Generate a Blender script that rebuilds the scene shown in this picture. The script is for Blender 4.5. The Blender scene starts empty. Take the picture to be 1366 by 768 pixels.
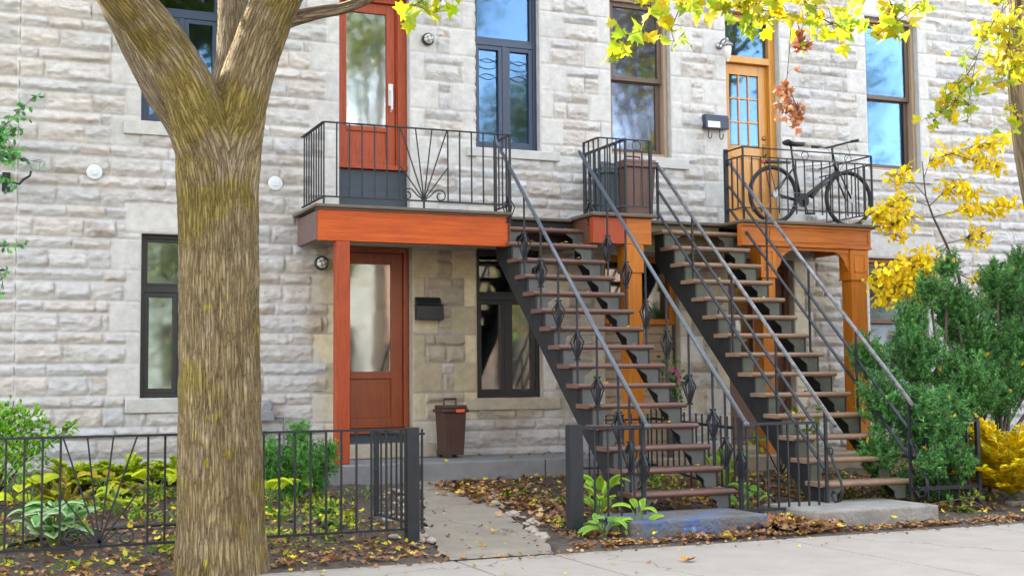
import bpy, bmesh, math, random
import numpy as np
from mathutils import Vector, Matrix, Euler

random.seed(7)
rng = np.random.default_rng(7)
SC = bpy.context.scene
COL = SC.collection
R = math.radians
PI = math.pi

# ------------------------------------------------------------------ camera
CAM = np.array([0.0, -14.3, 1.35])
YAW, PITCH, ROLL, FPX = 0.4006, 0.07261, -0.00923, 1720.5

def cam_axes():
    cy, sy = math.cos(YAW), math.sin(YAW)
    fwd = np.array([sy, cy, 0]); rt = np.array([cy, -sy, 0]); up = np.array([0, 0, 1.0])
    f2 = fwd * math.cos(PITCH) + up * math.sin(PITCH)
    u2 = up * math.cos(PITCH) - fwd * math.sin(PITCH)
    r3 = rt * math.cos(ROLL) + u2 * math.sin(ROLL)
    u3 = u2 * math.cos(ROLL) - rt * math.sin(ROLL)
    return r3, u3, f2
AX = cam_axes()

def at(px, py, Y):
    """the point of the plane y = Y that the survey photograph shows at px, py"""
    d = (px - 683) * AX[0] - (py - 384) * AX[1] + FPX * AX[2]
    t = (Y + 14.3) / d[1]
    return Vector(CAM + t * d)

cd = bpy.data.cameras.new('camera'); cam = bpy.data.objects.new('camera', cd); COL.objects.link(cam)
cam.matrix_world = Matrix(((AX[0][0], AX[1][0], -AX[2][0], CAM[0]), (AX[0][1], AX[1][1], -AX[2][1], CAM[1]),
                           (AX[0][2], AX[1][2], -AX[2][2], CAM[2]), (0, 0, 0, 1)))
cd.sensor_width = 36; cd.lens = 36 * FPX / 1366; cd.clip_end = 2000; cd.clip_start = .1
SC.camera = cam

# ------------------------------------------------------------------ light
SV = Vector((-.62, .79, .68)).normalized()            # towards the sun: behind the houses, to the left
EL = math.asin(SV.z); AZ = math.atan2(SV.x, SV.y)
w = bpy.data.worlds.new('World'); SC.world = w; w.use_nodes = True
nt = w.node_tree; nt.nodes.clear()
sky = nt.nodes.new('ShaderNodeTexSky'); sky.sky_type = 'NISHITA'; sky.sun_disc = False
sky.sun_elevation = EL; sky.sun_rotation = AZ; sky.air_density = 1.0; sky.dust_density = 1.0; sky.ozone_density = 1.0
bg = nt.nodes.new('ShaderNodeBackground'); bg.inputs['Strength'].default_value = .15
wo = nt.nodes.new('ShaderNodeOutputWorld')
hs = nt.nodes.new('ShaderNodeHueSaturation'); hs.inputs['Saturation'].default_value = .42
nt.links.new(sky.outputs[0], hs.inputs['Color']); nt.links.new(hs.outputs[0], bg.inputs[0]); nt.links.new(bg.outputs[0], wo.inputs[0])
sl = bpy.data.lights.new('sun', 'SUN'); so = bpy.data.objects.new('sun', sl); COL.objects.link(so)
sl.energy = 2.6; sl.angle = R(.5); sl.color = (1, .93, .82)
so.rotation_euler = SV.to_track_quat('Z', 'Y').to_euler(); so.location = (0, 0, 30)
SC.view_settings.view_transform = 'Standard'; SC.view_settings.look = 'None'
SC.view_settings.exposure = 3.25; SC.view_settings.gamma = 1
SC.view_settings.use_curve_mapping = False
SC.cycles.max_bounces = 8; SC.cycles.diffuse_bounces = 4; SC.cycles.glossy_bounces = 4
SC.cycles.transparent_max_bounces = 12; SC.cycles.transmission_bounces = 4
SC.cycles.sample_clamp_indirect = 6

# ------------------------------------------------------------------ materials
def mat(name, color=(.5, .5, .5), rough=.6, metal=0, noise=None, bump=None, attr=False, spec=.5, coat=0, translucent=0, scale_xyz=None, grain=None):
    """noise=(scale, amount[, colour2]); bump=(scale, strength, distance); grain=(axis scales) stretches the noise"""
    m = bpy.data.materials.new(name); m.use_nodes = True
    n = m.node_tree.nodes; l = m.node_tree.links
    p = n['Principled BSDF']; p.inputs['Roughness'].default_value = rough; p.inputs['Metallic'].default_value = metal
    p.inputs['Specular IOR Level'].default_value = spec
    if coat: p.inputs['Coat Weight'].default_value = coat; p.inputs['Coat Roughness'].default_value = .15
    tc = n.new('ShaderNodeTexCoord'); mp = n.new('ShaderNodeMapping'); l.new(tc.outputs['Object'], mp.inputs[0])
    if grain: mp.inputs['Scale'].default_value = grain
    src = None
    if attr:
        a = n.new('ShaderNodeAttribute'); a.attribute_name = 'Col'; src = a.outputs['Color']
    else:
        rgb = n.new('ShaderNodeRGB'); rgb.outputs[0].default_value = (*color, 1); src = rgb.outputs[0]
    if noise:
        t = n.new('ShaderNodeTexNoise'); t.inputs['Scale'].default_value = noise[0]; t.inputs['Detail'].default_value = 6
        t.inputs['Roughness'].default_value = .65
        l.new(mp.outputs[0], t.inputs['Vector'])
        mx = n.new('ShaderNodeMix'); mx.data_type = 'RGBA'
        rp = n.new('ShaderNodeValToRGB'); rp.color_ramp.elements[0].position = .35; rp.color_ramp.elements[1].position = .68
        l.new(t.outputs[0], rp.inputs[0])
        sc = n.new('ShaderNodeMath'); sc.operation = 'MULTIPLY'; sc.inputs[1].default_value = noise[1]
        l.new(rp.outputs[0], sc.inputs[0]); l.new(sc.outputs[0], mx.inputs[0])
        l.new(src, mx.inputs[6])
        if len(noise) > 2: mx.inputs[7].default_value = (*noise[2], 1)
        else:
            mm = n.new('ShaderNodeMix'); mm.data_type = 'RGBA'; mm.blend_type = 'MULTIPLY'; mm.inputs[0].default_value = 1
            l.new(src, mm.inputs[6]); mm.inputs[7].default_value = (.35, .35, .35, 1); l.new(mm.outputs[2], mx.inputs[7])
        src = mx.outputs[2]
    l.new(src, p.inputs['Base Color'])
    if bump:
        b = n.new('ShaderNodeBump'); t2 = n.new('ShaderNodeTexNoise'); t2.inputs['Scale'].default_value = bump[0]
        t2.inputs['Detail'].default_value = 5
        l.new(mp.outputs[0], t2.inputs['Vector']); l.new(t2.outputs[0], b.inputs['Height'])
        b.inputs['Strength'].default_value = bump[1]; b.inputs['Distance'].default_value = bump[2]
        l.new(b.outputs[0], p.inputs['Normal'])
    if translucent:
        tr = n.new('ShaderNodeBsdfTranslucent'); ms = n.new('ShaderNodeMixShader'); ms.inputs[0].default_value = translucent
        l.new(src, tr.inputs[0]); l.new(p.outputs[0], ms.inputs[1]); l.new(tr.outputs[0], ms.inputs[2])
        l.new(ms.outputs[0], n['Material Output'].inputs[0])
    return m

def glass_mat(name, refl, tint=(1, 1, 1), wav=.02, wscale=2.2):
    m = bpy.data.materials.new(name); m.use_nodes = True
    n = m.node_tree.nodes; l = m.node_tree.links; n.remove(n['Principled BSDF'])
    tr = n.new('ShaderNodeBsdfTransparent'); tr.inputs[0].default_value = (.8, .85, .84, 1)
    gl = n.new('ShaderNodeBsdfGlossy'); gl.inputs['Roughness'].default_value = .045; gl.inputs[0].default_value = (*tint, 1)
    b = n.new('ShaderNodeBump'); t = n.new('ShaderNodeTexNoise'); t.inputs['Scale'].default_value = wscale; t.inputs['Detail'].default_value = 1.5
    tc = n.new('ShaderNodeTexCoord'); l.new(tc.outputs['Object'], t.inputs['Vector'])
    l.new(t.outputs[0], b.inputs['Height']); b.inputs['Distance'].default_value = wav; b.inputs['Strength'].default_value = .5
    l.new(b.outputs[0], gl.inputs['Normal'])
    fr = n.new('ShaderNodeLayerWeight'); fr.inputs[0].default_value = .3
    ad = n.new('ShaderNodeMath'); ad.operation = 'ADD'; ad.use_clamp = True; ad.inputs[1].default_value = refl
    l.new(fr.outputs['Fresnel'], ad.inputs[0])
    ms = n.new('ShaderNodeMixShader'); l.new(ad.outputs[0], ms.inputs[0]); l.new(tr.outputs[0], ms.inputs[1]); l.new(gl.outputs[0], ms.inputs[2])
    l.new(ms.outputs[0], n['Material Output'].inputs[0])
    return m

M = {}
M['stone'] = mat('limestone', attr=True, rough=.9, noise=(9, .35), bump=(55, .35, .012), spec=.2)
def chisel(m):
    n = m.node_tree.nodes; l = m.node_tree.links; old = [x for x in n if x.type == 'BUMP'][0]
    tc = n.new('ShaderNodeTexCoord'); mp = n.new('ShaderNodeMapping'); mp.inputs['Scale'].default_value = (1, 1, 2.1); l.new(tc.outputs['Object'], mp.inputs[0])
    t = n.new('ShaderNodeTexNoise'); t.noise_type = 'RIDGED_MULTIFRACTAL'; t.inputs['Scale'].default_value = 7; t.inputs['Detail'].default_value = 7; t.inputs['Distortion'].default_value = .5
    l.new(mp.outputs[0], t.inputs['Vector'])
    a = n.new('ShaderNodeAttribute'); a.attribute_name = 'Rock'; mu = n.new('ShaderNodeMath'); mu.operation = 'MULTIPLY'; l.new(t.outputs[0], mu.inputs[0]); l.new(a.outputs['Fac'], mu.inputs[1])
    b = n.new('ShaderNodeBump'); b.inputs['Strength'].default_value = .8; b.inputs['Distance'].default_value = .016
    l.new(mu.outputs[0], b.inputs['Height']); l.new(b.outputs[0], old.inputs['Normal'])
chisel(M['stone'])
M['sill'] = mat('cut_limestone', (.46, .45, .43), .85, noise=(7, .35), bump=(60, .3, .006), spec=.2)
M['sill_tan'] = mat('tan_limestone', (.38, .33, .25), .85, noise=(7, .4), bump=(60, .3, .006), spec=.2)
M['navy'] = mat('navy_metal', (.016, .032, .072), .4, noise=(6, .2))
M['black_frame'] = mat('black_metal_frame', (.012, .013, .015), .4, noise=(6, .2))
M['slate'] = mat('slate_blue_paint', (.035, .048, .068), .6, noise=(5, .3))
M['redwood'] = mat('red_stained_wood', (.34, .058, .015), .5, noise=(3, .75, (.19, .028, .009)), bump=(8, .3, .006), grain=(14, 14, 1.2), spec=.3)
M['redbeam'] = mat('red_stained_beam', (.50, .088, .006), .5, noise=(2.2, .8, (.27, .036, .005)), bump=(8, .3, .006), grain=(1.0, 14, 14), spec=.3)
M['mahogany'] = mat('mahogany_door', (.22, .042, .006), .4, noise=(2.5, .6, (.11, .017, .004)), bump=(8, .1, .003), grain=(12, 12, 1.0), coat=.1)
M['orange'] = mat('orange_stained_wood', (.50, .165, .010), .5, noise=(2.2, .75, (.31, .085, .007)), bump=(8, .15, .004), grain=(12, 12, 1.0), spec=.3)
M['orangebeam'] = mat('orange_stained_beam', (.46, .14, .014), .5, noise=(2.2, .8, (.25, .06, .010)), bump=(8, .15, .004), grain=(1.0, 12, 12), spec=.3)
M['honey'] = mat('honey_stained_door', (.52, .23, .025), .4, noise=(3, .5, (.34, .125, .02)), bump=(8, .1, .003), grain=(10, 10, 1.0), coat=.25)
M['brownwin'] = mat('brown_window_wood', (.105, .065, .045), .55, noise=(4, .5, (.065, .036, .024)), grain=(10, 10, 1))
M['tanwood'] = mat('weathered_tan_wood', (.34, .25, .17), .6, noise=(4, .5, (.22, .14, .08)), grain=(10, 10, 1))
M['oldbrown'] = mat('old_brown_wood', (.12, .05, .028), .55, noise=(4, .5, (.06, .026, .016)), grain=(10, 10, 1))
M['iron'] = mat('wrought_iron_paint', (.013, .016, .022), .5, noise=(14, .4, (.034, .033, .034)), bump=(60, .2, .002), spec=.35)
M['rail'] = mat('grey_steel_handrail', (.095, .112, .135), .35, metal=.3, noise=(10, .4, (.05, .055, .065)))
M['worn'] = mat('worn_grey_handrail', (.06, .065, .075), .38, metal=.2, noise=(13, .6, (.36, .34, .34)), bump=(40, .2, .002))
M['stringer'] = mat('dark_grey_stringer_paint', (.012, .013, .015), .6, noise=(5, .5, (.036, .034, .032)), bump=(30, .2, .004), spec=.3)
M['bracket'] = mat('grey_green_paint', (.085, .09, .088), .65, noise=(5, .6, (.05, .046, .038)), bump=(40, .2, .003))
M['bracket_green'] = mat('green_grey_paint', (.085, .095, .068), .65, noise=(5, .65, (.04, .036, .028)), bump=(40, .2, .003))
M['tread'] = mat('maroon_tread_paint', (.135, .062, .044), .55, noise=(6, .75, (.075, .05, .038)), bump=(40, .2, .003))
M['tread_old'] = mat('worn_brown_tread', (.25, .145, .085), .65, noise=(6, .75, (.13, .10, .075)), bump=(40, .3, .004))
M['olive'] = mat('olive_painted_board', (.14, .125, .05), .6, noise=(6, .5, (.09, .075, .035)))
M['deck'] = mat('weathered_deck', (.13, .105, .075), .8, noise=(8, .5), bump=(30, .3, .005), grain=(1, 6, 6))
M['flash'] = mat('brown_metal_flashing', (.14, .085, .075), .45, noise=(3, .3))
M['slab'] = mat('blue_grey_concrete', (.20, .20, .205), .85, noise=(6, .4), bump=(50, .3, .006))
M['tanslab'] = mat('tan_concrete', (.33, .26, .18), .85, noise=(6, .4), bump=(50, .3, .006))
M['walk'] = mat('pale_concrete', (.315, .277, .235), .9, noise=(2.6, .6, (.235, .205, .172)), bump=(70, .35, .006))
def cracked(m, scale, width):
    n = m.node_tree.nodes; l = m.node_tree.links; p = n['Principled BSDF']; src = p.inputs['Base Color'].links[0].from_socket
    tc = n.new('ShaderNodeTexCoord'); wn = n.new('ShaderNodeTexNoise'); wn.inputs['Scale'].default_value = 2.5; wn.inputs['Detail'].default_value = 5; l.new(tc.outputs['Object'], wn.inputs['Vector'])
    wm = n.new('ShaderNodeVectorMath'); wm.operation = 'MULTIPLY_ADD'; wm.inputs[1].default_value = (.7, .7, 0); l.new(wn.outputs['Color'], wm.inputs[0]); l.new(tc.outputs['Object'], wm.inputs[2])
    v = n.new('ShaderNodeTexVoronoi'); v.feature = 'DISTANCE_TO_EDGE'; v.inputs['Scale'].default_value = scale; l.new(wm.outputs[0], v.inputs['Vector'])
    r = n.new('ShaderNodeMapRange'); r.inputs['From Min'].default_value = width * .4; r.inputs['From Max'].default_value = width; r.inputs['To Min'].default_value = .45; l.new(v.outputs['Distance'], r.inputs[0])
    g = n.new('ShaderNodeTexNoise'); g.inputs['Scale'].default_value = 110; g.inputs['Detail'].default_value = 2; l.new(tc.outputs['Object'], g.inputs['Vector'])
    gr = n.new('ShaderNodeMapRange'); gr.inputs['From Min'].default_value = .3; gr.inputs['From Max'].default_value = .7; gr.inputs['To Min'].default_value = .82; gr.inputs['To Max'].default_value = 1.12; l.new(g.outputs[0], gr.inputs[0])
    mu = n.new('ShaderNodeMath'); mu.operation = 'MULTIPLY'; l.new(r.outputs[0], mu.inputs[0]); l.new(gr.outputs[0], mu.inputs[1])
    mx = n.new('ShaderNodeMix'); mx.data_type = 'RGBA'; mx.blend_type = 'MULTIPLY'; mx.inputs[0].default_value = 1; l.new(src, mx.inputs[6]); l.new(mu.outputs[0], mx.inputs[7]); l.new(mx.outputs[2], p.inputs['Base Color'])
cracked(M['walk'], .30, .004)
M['path'] = mat('old_concrete_path', (.25, .215, .165), .9, noise=(3.0, .7, (.155, .13, .10)), bump=(70, .45, .008))
cracked(M['path'], .5, .006)
M['soil'] = mat('dark_garden_soil', (.050, .038, .030), .95, noise=(14, .6, (.12, .085, .06)), bump=(40, .9, .03))
M['asphalt'] = mat('asphalt', (.11, .105, .10), .9, noise=(20, .4), bump=(90, .4, .006))
M['mortar'] = mat('party_plaster', (.35, .34, .33), .9)
M['inside'] = mat('plaster_interior', (.20, .19, .18), .9)
M['bin_brown'] = mat('brown_bin_plastic', (.055, .022, .015), .5, noise=(9, .35), bump=(30, .1, .003))
M['bin_grey'] = mat('grey_blue_bin_plastic', (.075, .11, .14), .5, noise=(9, .3))
M['black'] = mat('black_enamel', (.010, .011, .013), .35)
M['rubber'] = mat('black_rubber', (.016, .016, .017), .75, bump=(90, .3, .002))
M['chrome'] = mat('brushed_steel', (.30, .30, .31), .35, metal=.9)
M['silver'] = mat('silver_frame_paint', (.55, .56, .58), .3)
M['brass'] = mat('aged_brass', (.20, .12, .04), .35, metal=.8)
M['white'] = mat('white_enamel', (.55, .58, .59), .4)
M['opal'] = mat('opal_lamp_glass', (.62, .60, .56), .25, noise=(8, .15))
M['label'] = mat('orange_red_sticker', (.62, .08, .04), .5)
M['paper'] = mat('white_paper', (.75, .77, .74), .7)
M['red_lens'] = mat('red_plastic_lens', (.45, .02, .02), .25)
M['grey_pipe'] = mat('grey_painted_pipe', (.22, .23, .25), .5, noise=(20, .4))
M['leaf'] = mat('leaf_tissue', attr=True, rough=.5, spec=.35, translucent=.38)
M['leaf_thin'] = mat('thin_leaf_tissue', attr=True, rough=.5, spec=.3, translucent=.55)
M['dryleaf'] = mat('dry_leaf', attr=True, rough=.75, spec=.25, translucent=.12)
M['needle'] = mat('yew_needles', attr=True, rough=.5, spec=.35, translucent=.2)
M['stem'] = mat('brown_stem', (.085, .06, .042), .8, noise=(20, .4), bump=(60, .4, .004))
M['greenstem'] = mat('green_stem', (.11, .17, .04), .6)
M['pebble'] = mat('pale_pebble', (.34, .295, .25), .75, noise=(14, .5, (.28, .22, .18)), bump=(50, .3, .004))
M['edging'] = mat('red_brown_edging_block', (.20, .10, .075), .85, noise=(14, .5), bump=(50, .4, .006))
M['paver'] = mat('grey_brick_paver', (.27, .22, .19), .9, noise=(8, .5), bump=(50, .4, .006))
M['brick'] = mat('red_brick_wall', (.40, .25, .19), .9, noise=(5, .4))
M['brick2'] = mat('buff_brick_wall', (.42, .42, .385), .9, noise=(3, .6))
M['roofing'] = mat('grey_roofing', (.12, .12, .125), .9)
M['hose'] = mat('black_hose', (.012, .012, .012), .5)
M['pink'] = mat('pink_petal', (.62, .04, .30), .5, translucent=.3)
M['pot'] = mat('dark_plastic_pot', (.03, .03, .03), .6)
M['glass_up'] = glass_mat('upper_window_glass', .055, (.34, .60, 1.0), .0012)
M['glass_low'] = glass_mat('lower_window_glass', .17, (.72, .86, .92), .001)
M['glass_door'] = glass_mat('door_glass', .13, (1, 1, 1), .001, 4)
M['glass_old'] = glass_mat('old_wavy_window_glass', .08, (.62, .70, .95), .002, 2.0)

# bark: furrows along the limb come from the mesh; the shader adds colour, moss and lichen
def bark_mat():
    m = bpy.data.materials.new('furrowed_maple_bark'); m.use_nodes = True
    n = m.node_tree.nodes; l = m.node_tree.links; p = n['Principled BSDF']; p.inputs['Roughness'].default_value = .95; p.inputs['Specular IOR Level'].default_value = .15
    uv = n.new('ShaderNodeAttribute'); uv.attribute_name = 'Limb'
    a = n.new('ShaderNodeAttribute'); a.attribute_name = 'Col'
    mp = n.new('ShaderNodeMapping'); mp.inputs['Scale'].default_value = (44, 3.8, 1); l.new(uv.outputs['Vector'], mp.inputs[0])
    wn = n.new('ShaderNodeTexNoise'); wn.inputs['Scale'].default_value = 1.3; wn.inputs['Detail'].default_value = 4; l.new(mp.outputs[0], wn.inputs['Vector'])
    wm = n.new('ShaderNodeVectorMath'); wm.operation = 'MULTIPLY_ADD'; wm.inputs[1].default_value = (1.9, 1.2, 0); l.new(wn.outputs['Color'], wm.inputs[0]); l.new(mp.outputs[0], wm.inputs[2])
    t = n.new('ShaderNodeTexVoronoi'); t.feature = 'DISTANCE_TO_EDGE'; t.inputs['Scale'].default_value = 1; l.new(wm.outputs[0], t.inputs['Vector'])
    r = n.new('ShaderNodeMapRange'); r.inputs['From Min'].default_value = .0; r.inputs['From Max'].default_value = .42; l.new(t.outputs['Distance'], r.inputs[0])
    mp2 = n.new('ShaderNodeMapping'); mp2.inputs['Scale'].default_value = (90, 40, 1); l.new(uv.outputs['Vector'], mp2.inputs[0])
    t2 = n.new('ShaderNodeTexNoise'); t2.inputs['Scale'].default_value = 1; t2.inputs['Detail'].default_value = 4; l.new(mp2.outputs[0], t2.inputs['Vector'])
    ad = n.new('ShaderNodeMath'); ad.operation = 'MULTIPLY_ADD'; ad.inputs[1].default_value = .45; l.new(t2.outputs[0], ad.inputs[0]); l.new(r.outputs[0], ad.inputs[2])
    rp = n.new('ShaderNodeValToRGB'); e = rp.color_ramp.elements; e[0].position = .12; e[0].color = (.34, .29, .24, 1); e[1].position = .95; e[1].color = (1.42, 1.42, 1.40, 1)
    x = e.new(.45); x.color = (.95, .93, .88, 1)
    l.new(ad.outputs[0], rp.inputs[0])
    mx = n.new('ShaderNodeMix'); mx.data_type = 'RGBA'; mx.blend_type = 'MULTIPLY'; mx.inputs[0].default_value = 1; l.new(a.outputs['Color'], mx.inputs[6]); l.new(rp.outputs[0], mx.inputs[7])
    l.new(mx.outputs[2], p.inputs['Base Color'])
    b = n.new('ShaderNodeBump'); b.inputs['Strength'].default_value = 1; b.inputs['Distance'].default_value = .035; l.new(ad.outputs[0], b.inputs['Height']); l.new(b.outputs[0], p.inputs['Normal'])
    return m
M['bark'] = bark_mat()

# painted block: blue paint worn off grey concrete
def block_mat():
    m = bpy.data.materials.new('worn_blue_paint_on_concrete'); m.use_nodes = True
    n = m.node_tree.nodes; l = m.node_tree.links; p = n['Principled BSDF']; p.inputs['Roughness'].default_value = .8
    tc = n.new('ShaderNodeTexCoord'); t = n.new('ShaderNodeTexNoise'); t.inputs['Scale'].default_value = 3.4; t.inputs['Detail'].default_value = 7
    t.inputs['Roughness'].default_value = .68
    l.new(tc.outputs['Object'], t.inputs['Vector'])
    r = n.new('ShaderNodeValToRGB'); e = r.color_ramp.elements
    e[0].position = .30; e[0].color = (.07, .06, .055, 1); e[1].position = .47; e[1].color = (.11, .10, .095, 1)
    for pos, c in ((.53, (.10, .12, .15, 1)), (.60, (.05, .085, .23, 1)), (.66, (.13, .17, .24, 1)), (.74, (.50, .50, .51, 1))):
        x = e.new(pos); x.color = c
    l.new(t.outputs[0], r.inputs[0]); l.new(r.outputs[0], p.inputs['Base Color'])
    b = n.new('ShaderNodeBump'); t2 = n.new('ShaderNodeTexNoise'); t2.inputs['Scale'].default_value = 40
    l.new(tc.outputs['Object'], t2.inputs['Vector']); l.new(t2.outputs[0], b.inputs['Height']); b.inputs['Strength'].default_value = .9; b.inputs['Distance'].default_value = .025; t2.inputs['Scale'].default_value = 24; t2.inputs['Detail'].default_value = 6
    l.new(b.outputs[0], p.inputs['Normal'])
    return m
M['block'] = block_mat()
M['block_grey'] = mat('grey_concrete_step', (.27, .25, .225), .9, noise=(5, .6), bump=(25, .8, .02))

# ------------------------------------------------------------------ mesh helpers
class MB:
    def __init__(s): s.v = []; s.f = []
    def add(s, vs, fs):
        o = len(s.v); s.v += [tuple(v) for v in vs]; s.f += [tuple(i + o for i in f) for f in fs]; return s
    def box(s, x0, x1, y0, y1, z0, z1):
        v = [(x0, y0, z0), (x1, y0, z0), (x1, y1, z0), (x0, y1, z0), (x0, y0, z1), (x1, y0, z1), (x1, y1, z1), (x0, y1, z1)]
        return s.add(v, [(0, 3, 2, 1), (4, 5, 6, 7), (0, 1, 5, 4), (1, 2, 6, 5), (2, 3, 7, 6), (3, 0, 4, 7)])
    def bar(s, a, b, w, d=None, up=(0, 0, 1)):
        """rectangular bar from a to b, w across, d deep"""
        a, b = Vector(a), Vector(b); t = (b - a).normalized(); d = d or w
        u = Vector(up)
        if abs(t.dot(u)) > .95: u = Vector((0, 1, 0))
        x = t.cross(u).normalized() * w / 2; y = x.cross(t).normalized() * d / 2
        v = [a - x - y, a + x - y, a + x + y, a - x + y, b - x - y, b + x - y, b + x + y, b - x + y]
        return s.add(v, [(0, 3, 2, 1), (4, 5, 6, 7), (0, 1, 5, 4), (1, 2, 6, 5), (2, 3, 7, 6), (3, 0, 4, 7)])
    def tube(s, pts, r, n=8, cap=True):
        pts = [Vector(p) for p in pts]; k = len(pts)
        rs = r if isinstance(r, (list, tuple)) else [r] * k
        t0 = (pts[1] - pts[0]).normalized(); ref = Vector((0, 0, 1)) if abs(t0.z) < .9 else Vector((1, 0, 0))
        x = t0.cross(ref).normalized(); vs = []
        for i in range(k):
            t = (pts[min(i + 1, k - 1)] - pts[max(i - 1, 0)]).normalized()
            x = (x - t * x.dot(t)).normalized(); y = t.cross(x)
            for j in range(n):
                a = 2 * PI * j / n; vs.append(pts[i] + (x * math.cos(a) + y * math.sin(a)) * rs[i])
        fs = [(i * n + j, i * n + (j + 1) % n, (i + 1) * n + (j + 1) % n, (i + 1) * n + j) for i in range(k - 1) for j in range(n)]
        if cap: fs += [tuple(range(n - 1, -1, -1)), tuple(range((k - 1) * n, k * n))]
        return s.add(vs, fs)
    def torus(s, c, nrm, Rr, r, n=40, m=8):
        c = Vector(c); nrm = Vector(nrm).normalized(); x = nrm.orthogonal().normalized(); y = nrm.cross(x); vs = []
        for i in range(n):
            a = 2 * PI * i / n; d = x * math.cos(a) + y * math.sin(a)
            for j in range(m):
                b = 2 * PI * j / m; vs.append(c + d * (Rr + r * math.cos(b)) + nrm * r * math.sin(b))
        return s.add(vs, [(i * m + j, ((i + 1) % n) * m + j, ((i + 1) % n) * m + (j + 1) % m, i * m + (j + 1) % m) for i in range(n) for j in range(m)])
    def lathe(s, c, axis, prof, n=20):
        """prof: list of (radius, offset along the axis)"""
        c = Vector(c); ax = Vector(axis).normalized(); x = ax.orthogonal().normalized(); y = ax.cross(x); vs = []
        for r, h in prof:
            for j in range(n):
                a = 2 * PI * j / n; vs.append(c + ax * h + (x * math.cos(a) + y * math.sin(a)) * max(r, 1e-4))
        k = len(prof)
        fs = [(i * n + j, i * n + (j + 1) % n, (i + 1) * n + (j + 1) % n, (i + 1) * n + j) for i in range(k - 1) for j in range(n)]
        fs += [tuple(range(n - 1, -1, -1)), tuple(range((k - 1) * n, k * n))]
        return s.add(vs, fs)
    def ball(s, c, r, n=8): return s.lathe(c, (0, 0, 1), [(r * math.sin(PI * i / 6), -r * math.cos(PI * i / 6)) for i in range(7)], n)
    def prism(s, poly, plane, a, b):
        """poly in 2-D, swept from a to b along the third axis; plane 'xz' (sweep y), 'yz' (sweep x), 'xy' (sweep z)"""
        def P(u, v, w): return {'xz': (u, w, v), 'yz': (w, u, v), 'xy': (u, v, w)}[plane]
        k = len(poly); vs = [P(u, v, a) for u, v in poly] + [P(u, v, b) for u, v in poly]
        fs = [tuple(range(k)), tuple(range(2 * k - 1, k - 1, -1))] + [(i, i + k, (i + 1) % k + k, (i + 1) % k) for i in range(k)]
        return s.add(vs, fs)
    def build(s, name, m, parent=None, bevel=0, smooth=False, fix=True):
        me = bpy.data.meshes.new(name); me.from_pydata(s.v, [], s.f)
        if fix:
            bm = bmesh.new(); bm.from_mesh(me); bmesh.ops.recalc_face_normals(bm, faces=bm.faces); bm.to_mesh(me); bm.free()
        return link(name, me, m, parent, bevel, smooth)

def link(name, me, m, parent=None, bevel=0, smooth=False):
    o = bpy.data.objects.new(name, me); COL.objects.link(o)
    if m: me.materials.append(M[m] if isinstance(m, str) else m)
    if parent: o.parent = parent; o.matrix_parent_inverse = Matrix.Identity(4); o.location = -world_loc(parent)
    if smooth: me.shade_smooth()
    if bevel:
        b = o.modifiers.new('bevel', 'BEVEL'); b.width = bevel; b.segments = 2; b.limit_method = 'ANGLE'; b.angle_limit = R(40)
    return o

def world_loc(o):
    v = Vector(o.location)
    while o.parent: o = o.parent; v += Vector(o.location)
    return v

def tag(o, label=None, cat=None, group=None, kind=None):
    if label: o['label'] = label
    if cat: o['category'] = cat
    if group: o['group'] = group
    if kind: o['kind'] = kind
    return o

def thing(name, label, cat, loc=(0, 0, 0), group=None):
    o = bpy.data.objects.new(name, None); COL.objects.link(o); o.location = loc; o.empty_display_size = .2
    return tag(o, label, cat, group)

def dup(o, shift=(0, 0, 0), parent=None):
    c = o.copy(); COL.objects.link(c); c.parent = parent
    if parent is None: c.location = Vector(o.location) + Vector(shift)
    for ch in list(o.children): dup(ch, parent=c)
    return c

def struct(o): o['kind'] = 'structure'; return o

# numpy noise -----------------------------------------------------------
TAB = rng.random((256, 256))
def vnoise(x, y):
    xi = np.floor(x).astype(int); yi = np.floor(y).astype(int); fx = x - xi; fy = y - yi
    fx = fx * fx * (3 - 2 * fx); fy = fy * fy * (3 - 2 * fy)
    g = lambda a, b: TAB[a & 255, b & 255]
    return (g(xi, yi) * (1 - fx) + g(xi + 1, yi) * fx) * (1 - fy) + (g(xi, yi + 1) * (1 - fx) + g(xi + 1, yi + 1) * fx) * fy
def fbm(x, y, o=4):
    s = 0; a = .5
    for i in range(o): s = s + a * vnoise(x + 17.3 * i, y + 9.1 * i); x = x * 2.03; y = y * 2.03; a *= .5
    return s / (1 - .5 ** o)
def ridged(x, y, o=3):
    s = 0; a = .5
    for i in range(o): s = s + a * (1 - np.abs(2 * vnoise(x + 31.7 * i, y + 5.3 * i) - 1)); x = x * 2.1; y = y * 2.1; a *= .5
    return s / (1 - .5 ** o)
def sstep(x): x = np.clip(x, 0, 1); return x * x * (3 - 2 * x)

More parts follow.
